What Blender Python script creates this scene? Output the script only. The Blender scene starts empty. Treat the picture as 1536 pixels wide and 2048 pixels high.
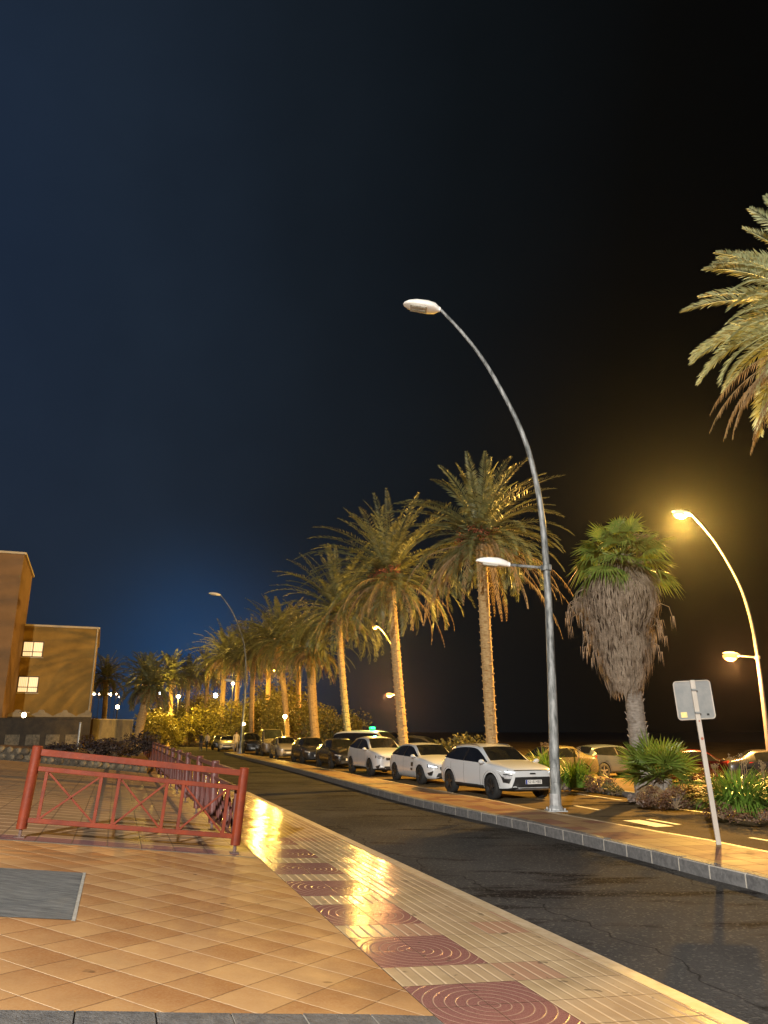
import bpy, bmesh, math, random
from mathutils import Vector, Matrix
from mathutils.bvhtree import BVHTree
from mathutils import noise as mnoise

SC = bpy.context.scene
GLARE_HAZE = .0001
COL = SC.collection
rad = math.radians
V = Vector

# ------------------------------------------------------------------ camera model (used to read distances off the photograph)
F, TH, H = 1479.0, rad(16.5), 1.85
CT, ST = math.cos(TH), math.sin(TH)


def ray(px, py):
    u = (px - 768) / F
    v = (1024 - py) / F
    return V((u, CT - ST * v, ST + CT * v))


def G(px, py, z=0.0):
    r = ray(px, py)
    t = (z - H) / r.z
    return V((r.x * t, r.y * t, z))


def AT(px, py, t):
    r = ray(px, py) * t
    return V((r.x, r.y, r.z + H))


# street axes: s runs along the pavement away from the camera, c across it to the left
DX, DY = -0.327, 0.945
_n = math.hypot(DX, DY)
DX, DY = DX / _n, DY / _n
LX, LY = -DY, DX
E0 = (0.57, 10.05)


def SCof(x, y):
    dx, dy = x - E0[0], y - E0[1]
    return dx * DX + dy * DY, dx * LX + dy * LY


HP = [(-1, .13), (0, .13), (1.88, .225), (2.14, .26), (4.9, .575), (9, 1.0), (80, 1.2)]


def hc(c):
    if c <= HP[0][0]:
        return .13
    for (a, b), (a2, b2) in zip(HP, HP[1:]):
        if c <= a2:
            return b + (b2 - b) * (c - a) / (a2 - a)
    return HP[-1][1]


def W(s, c, dz=0.0):
    return V((E0[0] + s * DX + c * LX, E0[1] + s * DY + c * LY, hc(c) + dz))


def hit(px, py):
    r = ray(px, py)
    t = 1.0
    while t < 120:
        p = r * t
        z = p.z + H
        if z < hc(SCof(p.x, p.y)[1]):
            return V((p.x, p.y, z))
        t += .01
    return V((p.x, p.y, z))


# ------------------------------------------------------------------ materials
def new_mat(name):
    m = bpy.data.materials.new(name)
    m.use_nodes = True
    nt = m.node_tree
    b = nt.nodes['Principled BSDF']
    return m, nt, b


class NB:
    """tiny node-building helper"""

    def __init__(s, nt):
        s.nt = nt

    def n(s, t, **k):
        x = s.nt.nodes.new(t)
        for a, b in k.items():
            setattr(x, a, b)
        return x

    def put(s, sock, val):
        if isinstance(val, bpy.types.NodeSocket):
            s.nt.links.new(val, sock)
        else:
            sock.default_value = val

    def m(s, op, a, b=0.0, c=None, clamp=False):
        x = s.n('ShaderNodeMath', operation=op, use_clamp=clamp)
        s.put(x.inputs[0], a)
        if not (op in ('FRACT', 'FLOOR', 'ABSOLUTE', 'SQRT')):
            s.put(x.inputs[1], b)
        if c is not None:
            s.put(x.inputs[2], c)
        return x.outputs[0]

    def pos(s):
        return s.n('ShaderNodeNewGeometry').outputs['Position']

    def dot(s, v, d):
        x = s.n('ShaderNodeVectorMath', operation='DOT_PRODUCT')
        s.put(x.inputs[0], v)
        x.inputs[1].default_value = d
        return x.outputs['Value']

    def noise(s, vec, scale, detail=4, rough=.55, col=False):
        x = s.n('ShaderNodeTexNoise')
        if vec is not None:
            s.put(x.inputs['Vector'], vec)
        x.inputs['Scale'].default_value = scale
        x.inputs['Detail'].default_value = detail
        x.inputs['Roughness'].default_value = rough
        return x.outputs['Color' if col else 'Fac']

    def mix(s, f, a, b):
        x = s.n('ShaderNodeMix', data_type='RGBA')
        s.put(x.inputs['Factor'], f)
        for k, val in ((6, a), (7, b)):
            if isinstance(val, (tuple, list)) and len(val) == 3:
                val = (*val, 1)
            s.put(x.inputs[k], val)
        return x.outputs[2]

    def band(s, x, w):
        """1 within w of an integer value of x (x in cells)"""
        f = s.m('FRACT', s.m('ADD', x, .5))
        d = s.m('ABSOLUTE', s.m('SUBTRACT', f, .5))
        return s.m('SUBTRACT', 1.0, s.m('DIVIDE', d, w), clamp=True)

    def rng(s, x, a, b, c=0.0, d=1.0):
        k = s.n('ShaderNodeMapRange')
        s.put(k.inputs[0], x)
        k.inputs[1].default_value = a
        k.inputs[2].default_value = b
        k.inputs[3].default_value = c
        k.inputs[4].default_value = d
        return k.outputs[0]

    def bump(s, h, strength, dist=.02):
        x = s.n('ShaderNodeBump')
        x.inputs['Strength'].default_value = strength
        x.inputs['Distance'].default_value = dist
        s.put(x.inputs['Height'], h)
        return x.outputs[0]

    def comb(s, x, y, z=0.0):
        k = s.n('ShaderNodeCombineXYZ')
        s.put(k.inputs[0], x)
        s.put(k.inputs[1], y)
        s.put(k.inputs[2], z)
        return k.outputs[0]


def mat(name, c1, c2=None, rough=.6, scale=6.0, bump=0.0, metal=0.0, rough2=None, spec=.5, stretch=None, sub=0.0, bscale=None):
    m, nt, b = new_mat(name)
    nb = NB(nt)
    tc = nb.n('ShaderNodeTexCoord').outputs['Object']
    if stretch:
        mp = nb.n('ShaderNodeMapping')
        nb.put(mp.inputs['Vector'], tc)
        mp.inputs['Scale'].default_value = stretch
        tc = mp.outputs[0]
    if c2 is not None:
        f = nb.rng(nb.noise(tc, scale, 5, .6), .35, .65)
        nb.put(b.inputs['Base Color'], nb.mix(f, c1, c2))
    else:
        b.inputs['Base Color'].default_value = (*c1, 1)
    b.inputs['Roughness'].default_value = rough
    if rough2 is not None:
        nb.put(b.inputs['Roughness'], nb.rng(nb.noise(tc, scale * 1.7, 4), .35, .65, rough, rough2))
    b.inputs['Metallic'].default_value = metal
    b.inputs['Specular IOR Level'].default_value = spec
    if bump:
        nb.put(b.inputs['Normal'], nb.bump(nb.noise(tc, bscale or scale * 3, 5, .65), bump))
    return m


def emat(name, col, strength):
    m, nt, b = new_mat(name)
    b.inputs['Base Color'].default_value = (*[min(1, x) for x in col], 1)
    b.inputs['Emission Color'].default_value = (*col, 1)
    b.inputs['Emission Strength'].default_value = strength
    b.inputs['Roughness'].default_value = .4
    return m


def leaf_mat(name, c1, c2, c3=None, rough=.5, scale=3.0):
    m, nt, b = new_mat(name)
    nb = NB(nt)
    p = nb.pos()
    f = nb.rng(nb.noise(p, scale, 3, .6), .35, .65)
    col = nb.mix(f, c1, c2)
    if c3:
        f2 = nb.rng(nb.noise(p, scale * 7, 2, .6), .55, .7)
        col = nb.mix(f2, col, c3)
    nb.put(b.inputs['Base Color'], col)
    b.inputs['Roughness'].default_value = rough
    # thin leaves let some lamp light through
    tr = nb.n('ShaderNodeBsdfTranslucent')
    nb.put(tr.inputs['Color'], col)
    ms = nb.n('ShaderNodeMixShader')
    ms.inputs[0].default_value = .25
    nt.links.new(b.outputs[0], ms.inputs[1])
    nt.links.new(tr.outputs[0], ms.inputs[2])
    nt.links.new(ms.outputs[0], nt.nodes['Material Output'].inputs['Surface'])
    return m


def street_coords(nb):
    p = nb.pos()
    s = nb.m('SUBTRACT', nb.dot(p, (DX, DY, 0)), E0[0] * DX + E0[1] * DY)
    c = nb.m('SUBTRACT', nb.dot(p, (LX, LY, 0)), E0[0] * LX + E0[1] * LY)
    return p, s, c


def mat_sidewalk():
    m, nt, b = new_mat('sidewalk_tiles')
    nb = NB(nt)
    p, s, c = street_coords(nb)
    T = .4233
    sn = nb.m('DIVIDE', nb.m('ADD', s, 3.64), T)
    cn = nb.m('DIVIDE', nb.m('SUBTRACT', 1.88, c), T)
    row = nb.m('FLOORED_MODULO', sn, 3.0)
    pink = nb.m('MULTIPLY', nb.m('LESS_THAN', row, 2.0), nb.m('LESS_THAN', cn, 2.0))
    # concentric rings, four tiles to a ring
    u = nb.m('SUBTRACT', row, 1.0)
    v = nb.m('SUBTRACT', cn, 1.0)
    r = nb.m('SQRT', nb.m('ADD', nb.m('MULTIPLY', u, u), nb.m('MULTIPLY', v, v)))
    rings = nb.m('MULTIPLY', nb.band(nb.m('MULTIPLY', r, 6.0), .10), .62)
    groove = nb.band(nb.m('MULTIPLY', cn, 4.0), .14)  # lit groove edges, put into the colour below as lighter lines
    gr = nb.m('ADD', nb.m('MULTIPLY', rings, pink), nb.m('MULTIPLY', groove, nb.m('SUBTRACT', 1.0, pink)))
    j = nb.m('MAXIMUM', nb.band(sn, .018), nb.band(cn, .014))
    n1 = nb.noise(p, 2.2, 5, .6)
    n2 = nb.noise(p, 150, 2, .7)
    cell = nb.n('ShaderNodeTexWhiteNoise')
    nb.put(cell.inputs['Vector'], nb.comb(nb.m('FLOOR', sn), nb.m('FLOOR', cn)))
    cv = cell.outputs['Value']
    beige = nb.mix(nb.rng(n1, .35, .65), (.34, .235, .125), (.45, .33, .19))
    beige = nb.mix(nb.m('MULTIPLY', cv, .45), beige, (.32, .21, .13))
    blush = nb.m('MULTIPLY', nb.m('GREATER_THAN', cv, .86), .45)
    beige = nb.mix(blush, beige, (.32, .13, .09))
    rose = nb.mix(nb.rng(n2, .35, .65), (.16, .065, .055), (.29, .135, .11))
    col = nb.mix(pink, beige, rose)
    col = nb.mix(nb.m('MULTIPLY', nb.rng(n2, .5, .8), .35), col, (.22, .16, .10))
    col = nb.mix(nb.m('MULTIPLY', gr, .6), col, (.62, .46, .30))
    col = nb.mix(nb.m('MULTIPLY', j, .85), col, (.10, .065, .04))
    # old dirt and gum spots
    spot = nb.rng(nb.noise(p, 9, 2, .4), .70, .74)
    col = nb.mix(nb.m('MULTIPLY', spot, .55), col, (.06, .045, .03))
    nb.put(b.inputs['Base Color'], col)
    wear = nb.rng(nb.noise(p, 6, 5, .7), .35, .65, .35, 1.0)
    nb.put(b.inputs['Specular IOR Level'], nb.m('MULTIPLY', nb.m('MULTIPLY', nb.m('MULTIPLY', wear, nb.m('ADD', .35, cv)), .015), nb.m('SUBTRACT', 1.0, nb.m('MAXIMUM', gr, j), clamp=True)))  # thin volume added to give the lamps glare halos, no real mist
    ro = nb.rng(n1, .3, .7, .12, .20)
    ro = nb.m('ADD', ro, nb.m('MULTIPLY', nb.m('MAXIMUM', gr, j), .35))
    nb.put(b.inputs['Roughness'], ro)
    hgt = nb.m('SUBTRACT', nb.m('MULTIPLY', n2, .10), nb.m('MAXIMUM', gr, j))
    hgt = nb.m('ADD', hgt, nb.m('MULTIPLY', cv, .25))
    # every tile lies at its own slight tilt
    cw = nb.n('ShaderNodeSeparateColor')
    nb.put(cw.inputs[0], cell.outputs['Color'])
    t1 = nb.m('MULTIPLY', nb.m('FRACT', sn), nb.m('SUBTRACT', cw.outputs[0], .5))
    t2 = nb.m('MULTIPLY', nb.m('FRACT', cn), nb.m('SUBTRACT', cw.outputs[1], .5))
    hgt = nb.m('ADD', hgt, nb.m('MULTIPLY', nb.m('ADD', t1, t2), 4.5))
    nb.put(b.inputs['Normal'], nb.bump(hgt, .55, .006))
    return m


def mat_plaza():
    m, nt, b = new_mat('plaza_tiles')
    nb = NB(nt)
    p, s, c = street_coords(nb)
    k = 1 / math.sqrt(2) / .357
    s0 = nb.m('ADD', s, 4.65)
    c0 = nb.m('SUBTRACT', c, 3.94)
    pp = nb.m('MULTIPLY', nb.m('ADD', s0, c0), k)
    qq = nb.m('MULTIPLY', nb.m('SUBTRACT', s0, c0), k)
    cell = nb.n('ShaderNodeTexWhiteNoise')
    nb.put(cell.inputs['Vector'], nb.comb(nb.m('FLOOR', pp), nb.m('FLOOR', qq)))
    cv = cell.outputs['Value']
    n1 = nb.noise(p, 3.0, 5, .6)
    n2 = nb.noise(p, 60, 3, .6)
    fp = nb.m('FRACT', pp)
    fq = nb.m('FRACT', qq)
    # laid by hand: joints wander a little and chip
    wob = nb.m('MULTIPLY', nb.m('SUBTRACT', nb.noise(p, 14, 3, .7), .5), .035)
    pp = nb.m('ADD', pp, wob)
    qq = nb.m('SUBTRACT', qq, wob)
    # flamed clay: redder towards one side of each tile, by its own amount
    sh = nb.m('ADD', nb.m('MULTIPLY', fq, .55), nb.m('MULTIPLY', n1, .8))
    sh = nb.m('ADD', sh, nb.m('MULTIPLY', cv, .7))
    f = nb.rng(sh, .65, 1.45)
    col = nb.mix(f, (.47, .262, .108), (.30, .128, .042))
    col = nb.mix(nb.rng(n2, .35, .75, 0, .35), col, (.50, .33, .17))
    soil = nb.rng(nb.noise(p, .9, 6, .65), .45, .7, 0, .38)
    col = nb.mix(soil, col, (.20, .115, .055))
    scuff = nb.rng(nb.noise(p, 22, 6, .75), .60, .72, 0, .3)
    col = nb.mix(scuff, col, (.56, .40, .24))
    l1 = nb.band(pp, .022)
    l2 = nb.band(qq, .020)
    col = nb.mix(nb.m('MULTIPLY', l1, .9), col, (.13, .065, .03))  # unlit joint direction: groove shade painted as dark grout
    col = nb.mix(nb.m('MULTIPLY', l2, .9), col, (.68, .50, .33))  # lit joint direction: light in the grooves painted as pale grout
    spot = nb.rng(nb.noise(p, 5, 2, .4), .74, .77)
    col = nb.mix(nb.m('MULTIPLY', spot, .6), col, (.08, .04, .02))
    nb.put(b.inputs['Base Color'], col)
    b.inputs['Specular IOR Level'].default_value = .12
    nb.put(b.inputs['Roughness'], nb.rng(n1, .3, .7, .5, .68))
    g = nb.m('MAXIMUM', l1, l2)
    hgt = nb.m('ADD', nb.m('SUBTRACT', nb.m('MULTIPLY', n2, .2), g), nb.m('MULTIPLY', cv, .3))
    nb.put(b.inputs['Normal'], nb.bump(hgt, .3, .006))
    return m


def mat_terrace():
    m, nt, b = new_mat('terrace_tiles')
    nb = NB(nt)
    p, s, c = street_coords(nb)
    T = .4233
    sn = nb.m('DIVIDE', nb.m('SUBTRACT', s, 1.46), T)
    cn = nb.m('DIVIDE', c, T)
    gr = nb.band(sn, .085)
    j = nb.band(cn, .035)
    n1 = nb.noise(p, 1.6, 5, .6)
    n2 = nb.noise(p, 120, 2, .7)
    cell = nb.n('ShaderNodeTexWhiteNoise')
    nb.put(cell.inputs['Vector'], nb.comb(nb.m('FLOOR', sn), nb.m('FLOOR', cn)))
    col = nb.mix(nb.rng(n1, .35, .65), (.19, .125, .07), (.26, .18, .105))
    col = nb.mix(nb.m('MULTIPLY', cell.outputs['Value'], .4), col, (.24, .14, .09))
    purple = nb.m('LESS_THAN', sn, 1.0)
    pc = nb.mix(nb.rng(n2, .35, .65), (.11, .045, .05), (.24, .12, .12))
    col = nb.mix(purple, col, pc)
    gm = nb.m('MULTIPLY', gr, nb.m('SUBTRACT', 1.0, purple))
    col = nb.mix(nb.m('MULTIPLY', gm, .9), col, (.62, .47, .31))
    col = nb.mix(nb.m('MULTIPLY', j, .8), col, (.06, .04, .03))
    nb.put(b.inputs['Base Color'], col)
    nb.put(b.inputs['Roughness'], nb.rng(n1, .3, .7, .42, .6))
    nb.put(b.inputs['Normal'], nb.bump(nb.m('SUBTRACT', nb.m('MULTIPLY', n2, .15), nb.m('MAXIMUM', gm, j)), .35, .006))
    return m


def mat_median():
    m, nt, b = new_mat('median_tiles')
    nb = NB(nt)
    p = nb.pos()
    a = nb.dot(p, (-.22, .975, 0))
    e = nb.dot(p, (.975, .22, 0))
    T = .42
    an = nb.m('DIVIDE', a, T)
    en = nb.m('DIVIDE', e, T)
    j = nb.m('MAXIMUM', nb.band(an, .025), nb.band(en, .02))
    n1 = nb.noise(p, 1.3, 5, .6)
    n2 = nb.noise(p, 90, 2, .7)
    cell = nb.n('ShaderNodeTexWhiteNoise')
    nb.put(cell.inputs['Vector'], nb.comb(nb.m('FLOOR', an), nb.m('FLOOR', en)))
    cv = cell.outputs['Value']
    col = nb.mix(nb.rng(n1, .35, .65), (.27, .165, .085), (.36, .24, .125))
    col = nb.mix(nb.m('MULTIPLY', nb.m('GREATER_THAN', cv, .70), .7), col, (.20, .085, .065))
    col = nb.mix(nb.rng(n2, .45, .8, 0, .4), col, (.2, .14, .09))
    col = nb.mix(nb.m('MULTIPLY', j, .8), col, (.08, .05, .03))
    b.inputs['Specular IOR Level'].default_value = .008
    nb.put(b.inputs['Base Color'], col)
    nb.put(b.inputs['Roughness'], nb.m('ADD', nb.rng(n1, .3, .7, .42, .6), nb.m('MULTIPLY', j, .3)))
    nb.put(b.inputs['Normal'], nb.bump(nb.m('SUBTRACT', nb.m('MULTIPLY', cv, .4), j), .3, .006))
    return m


def mat_asphalt(name='asphalt', tint=(1, 1, 1)):
    m, nt, b = new_mat(name)
    nb = NB(nt)
    p = nb.pos()
    mp = nb.n('ShaderNodeMapping')
    nb.put(mp.inputs['Vector'], p)
    mp.inputs['Rotation'].default_value = (0, 0, rad(-72))
    mp.inputs['Scale'].default_value = (.35, 1.5, 1)
    n1 = nb.noise(mp.outputs[0], 1.1, 6, .62)
    n2 = nb.noise(p, 55, 3, .75)
    n3 = nb.noise(p, .5, 3, .5)
    t = tint
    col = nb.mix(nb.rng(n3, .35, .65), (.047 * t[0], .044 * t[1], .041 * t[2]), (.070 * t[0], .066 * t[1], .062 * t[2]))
    col = nb.mix(nb.rng(n1, .53, .62, 0, .85), col, (.013, .010, .009))
    col = nb.mix(nb.rng(n2, .58, .75, 0, .45), col, (.12, .105, .085))
    col = nb.mix(nb.rng(n2, .42, .25, 0, .35), col, (.025, .022, .02))
    nb.put(b.inputs['Base Color'], col)
    b.inputs['Specular IOR Level'].default_value = .006
    vo = nb.n('ShaderNodeTexVoronoi')
    nb.put(vo.inputs['Vector'], p)
    vo.inputs['Scale'].default_value = 42
    st = nb.rng(nb.noise(vo.outputs['Color'], 9, 0), .60, .74, 0, .48)
    col = nb.mix(st, col, (.15, .135, .115))
    # a long tarred crack and a resurfaced strip
    wv = nb.noise(p, .35, 4, .6)
    crack = nb.band(nb.m('MULTIPLY', nb.m('ADD', nb.dot(p, (.93, .36, 0)), nb.m('MULTIPLY', wv, 2.4)), .34), .006)
    col = nb.mix(nb.m('MULTIPLY', crack, .7), col, (.008, .007, .006))
    nb.put(b.inputs['Base Color'], col)
    nb.put(b.inputs['Roughness'], nb.rng(n1, .4, .7, .85, .7))
    nb.put(b.inputs['Normal'], nb.bump(nb.m('ADD', n2, nb.m('MULTIPLY', vo.outputs['Distance'], .6)), .9, .014))
    return m


def mat_car(name, col):
    m, nt, b = new_mat(name)
    nb = NB(nt)
    b.inputs['Base Color'].default_value = (*col, 1)
    tc = nb.n('ShaderNodeTexCoord').outputs['Object']
    b.inputs['Roughness'].default_value = .26
    b.inputs['Coat Weight'].default_value = .6
    b.inputs['Coat Roughness'].default_value = .02
    return m


M = {}
M['sidewalk'] = mat_sidewalk()
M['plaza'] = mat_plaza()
M['terrace'] = mat_terrace()
M['median'] = mat_median()
M['asphalt'] = mat_asphalt()
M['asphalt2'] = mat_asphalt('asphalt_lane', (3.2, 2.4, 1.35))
M['kerb'] = mat('kerb_stone', (.08, .079, .08), (.14, .136, .133), .7, 14, .6)
M['mortar'] = mat('mortar', (.42, .38, .32), (.32, .29, .24), .9, 20, .3)
M['edge'] = mat('kerb_edge', (.36, .27, .16), (.46, .36, .24), .6, 8, .3)
M['grey_slate'] = mat('grey_slate', (.085, .09, .092), (.20, .20, .19), .6, 5, .5, stretch=(1, 5, 1))
M['whiteline'] = mat('road_paint', (.55, .5, .42), (.75, .7, .6), .6, 12, .2)
M['soil'] = mat('soil', (.10, .06, .03), (.2, .11, .055), .95, 5, .8)
M['dark_ground'] = mat('dark_ground', (.04, .035, .03), (.06, .05, .04), .95, 1, .3)
M['red_paint'] = mat('red_paint', (.175, .028, .008), (.115, .021, .009), .5, 5, .2, rough2=.68, spec=.25)
M['foot'] = mat('rusty_foot', (.09, .055, .045), (.16, .10, .085), .8, 25, .4)
M['red_greyed_by_light'] = mat('light_greyed_red_paint', (.12, .030, .022), (.10, .045, .042), .5, 7, .2)  # same red paint, its greying by the light put into the colour
M['steel'] = mat('galvanised_steel', (.30, .31, .31), (.40, .40, .40), .45, 10, .1, metal=.35)
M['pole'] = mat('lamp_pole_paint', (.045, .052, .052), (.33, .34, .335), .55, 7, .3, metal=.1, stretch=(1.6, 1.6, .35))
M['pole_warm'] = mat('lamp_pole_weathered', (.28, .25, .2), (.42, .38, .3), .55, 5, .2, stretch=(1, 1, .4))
M['head'] = mat('lamp_housing', (.80, .78, .72), (.86, .85, .80), .4, 4, .05)
M['lens_off'] = mat('lamp_lens', (.30, .29, .24), (.48, .46, .4), .15, 30, .1)
M['lens_on'] = emat('lit_lens', (1.0, .58, .16), 3.2)
M['lens_on_red'] = emat('lit_lens_low', (1.0, .42, .12), 2.0)
M['globe_warm'] = emat('lit_globe', (1.0, .72, .40), 22)
M['globe_white'] = emat('lit_flood', (.75, .86, 1.0), 30)
M['black'] = mat('black_plastic', (.012, .012, .013), (.02, .02, .02), .55, 10)
M['rubber'] = mat('tyre_rubber', (.012, .012, .012), (.022, .022, .022), .8, 12, .2)
M['rim'] = mat('alloy_rim', (.30, .30, .31), (.38, .38, .38), .35, 5, metal=.8)
M['rim_dark'] = mat('dark_rim', (.03, .03, .03), (.05, .05, .05), .4, 5, metal=.5)
M['glass'] = mat('car_glass', (.006, .007, .008), (.012, .013, .014), .06, 3, spec=.8)
M['plate'] = mat('plate_white', (.75, .75, .72), None, .45)
M['plate_blue'] = mat('plate_blue', (.02, .05, .35), None, .45)
M['ink'] = mat('plate_ink', (.01, .01, .01), None, .5)
M['lampglass'] = mat('headlamp_glass', (.45, .46, .48), (.75, .76, .78), .08, 25, metal=.3)
M['drl'] = emat('daylight_lamp', (.85, .92, 1.0), .9)
M['tail'] = mat('tail_lamp', (.35, .01, .01), (.25, .01, .01), .15, 9)
M['chrome'] = mat('bright_trim', (.55, .55, .55), None, .2, metal=.9)
M['taxi_green'] = emat('taxi_sign', (.02, 1.0, .22), 2.5)
M['white_car'] = mat_car('white_paint', (.62, .645, .66))
M['black_car'] = mat_car('black_car_paint', (.012, .012, .014))
M['grey_car'] = mat_car('dark_grey_paint', (.035, .034, .033))
M['beige_car'] = mat_car('beige_paint', (.34, .30, .22))
M['silver_car'] = mat_car('silver_paint', (.055, .068, .095))
M['yellow_car'] = mat_car('cream_paint', (.66, .58, .36))
M['red_car'] = mat_car('red_car_paint', (.06, .004, .005))
M['dim_van'] = mat_car('dim_van_paint', (.11, .09, .065))
M['cream_car'] = mat_car('dull_cream_paint', (.11, .09, .05))
M['trunk'] = mat('palm_bark', (.34, .21, .085), (.56, .40, .19), .9, 7, 1.0, stretch=(1, 1, 4))
M['trunk_grey'] = mat('fan_palm_bark', (.19, .16, .13), (.32, .28, .24), .9, 7, 1.0, stretch=(1, 1, 3))
M['frond'] = leaf_mat('palm_frond', (.11, .13, .05), (.18, .19, .085), (.22, .18, .09))
M['frond_blue'] = leaf_mat('palm_frond_glaucous', (.40, .46, .25), (.54, .59, .35), (.52, .48, .27))
M['dry'] = leaf_mat('dry_frond', (.24, .155, .07), (.36, .26, .14), None, .8)
M['dates'] = mat('date_bunch', (.22, .05, .02), (.30, .09, .03), .6, 20, .5)
M['fan'] = leaf_mat('fan_leaf', (.10, .17, .03), (.19, .26, .05), (.30, .25, .08), .4)
M['fan_bush'] = leaf_mat('fan_bush_leaf', (.09, .16, .02), (.16, .22, .03), (.25, .22, .06), .4)
M['skirt'] = leaf_mat('dry_skirt', (.20, .15, .105), (.36, .285, .21), (.11, .08, .055), .85, 5)
M['skirt_core'] = mat('skirt_core', (.045, .03, .02), (.09, .06, .04), .95, 6, .8)
M['strap'] = leaf_mat('strap_leaf', (.08, .18, .02), (.16, .28, .04), (.28, .30, .07), .35, 6)
M['shrub'] = leaf_mat('shrub_leaf', (.07, .085, .025), (.14, .12, .04), (.17, .10, .04), .6, 4)
M['shrub_red'] = leaf_mat('reddish_shrub_leaf', (.10, .05, .035), (.16, .09, .055), (.07, .07, .025), .6, 4)
M['treeleaf'] = leaf_mat('tree_leaf', (.16, .15, .025), (.27, .22, .045), (.08, .10, .02), .55, 1.2)
M['hedge'] = leaf_mat('dark_hedge_leaf', (.05, .03, .035), (.075, .05, .045), (.04, .05, .02), .6, 3)
M['rockA'] = mat('rock', (.16, .12, .10), (.28, .22, .18), .9, 5, .9)
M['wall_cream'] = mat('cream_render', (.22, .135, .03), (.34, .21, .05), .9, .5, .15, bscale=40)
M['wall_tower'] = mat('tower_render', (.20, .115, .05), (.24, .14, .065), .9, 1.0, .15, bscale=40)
M['coping'] = mat('coping', (.5, .42, .28), (.56, .48, .34), .85, 5, .2)
M['wall_dark'] = mat('dark_wall', (.035, .028, .02), (.06, .046, .03), .9, 3, .4)
M['wall_pale'] = mat('pale_wall', (.20, .17, .12), (.27, .23, .16), .9, 3, .2)
M['rubble'] = mat('rubble_stone', (.09, .075, .05), (.2, .165, .11), .9, 9, .8)
M['rubble2'] = mat('rubble_stone_dark', (.05, .042, .03), (.10, .08, .055), .9, 9, .8)
M['winframe'] = mat('window_frame', (.10, .07, .04), None, .6)
M['winlit'] = None
M['sign_back'] = mat('sign_back', (.19, .20, .20), (.25, .25, .24), .5, 6, .08, metal=.2)
M['sign_pole'] = mat('sign_pole', (.34, .30, .25), (.42, .38, .33), .55, 5, .15, stretch=(1, 1, .4))
M['sticker'] = mat('sticker', (.75, .62, .25), (.66, .5, .2), .5, 30)
M['rust'] = mat('rust', (.30, .10, .06), None, .8)
M['skin'] = mat('skin', (.45, .27, .18), None, .6)
M['cloth_white'] = mat('pale_cloth', (.62, .52, .40), (.5, .42, .32), .9, 12)
M['cloth_dark'] = mat('dark_cloth', (.025, .025, .03), (.04, .04, .045), .9, 12)
M['cloth_blue'] = mat('denim_cloth', (.05, .06, .09), (.07, .08, .12), .9, 12)
M['hair'] = mat('hair', (.025, .015, .01), None, .7)
M['bark'] = mat('bark', (.12, .08, .045), (.2, .14, .08), .95, 8, .8)

m, nt, b = new_mat('lit_curtain')
nb = NB(nt)
tc = nb.n('ShaderNodeTexCoord').outputs['Object']
wv = nb.n('ShaderNodeTexWave')
nb.put(wv.inputs['Vector'], tc)
wv.inputs['Scale'].default_value = 3.2
wv.inputs['Distortion'].default_value = 1.5
col = nb.mix(nb.rng(wv.outputs['Fac'], .2, .9), (1.0, .62, .24), (1.0, .80, .48))
nb.put(b.inputs['Emission Color'], col)
b.inputs['Emission Strength'].default_value = 1.0
b.inputs['Base Color'].default_value = (.6, .45, .25, 1)
M['winlit'] = m


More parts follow.
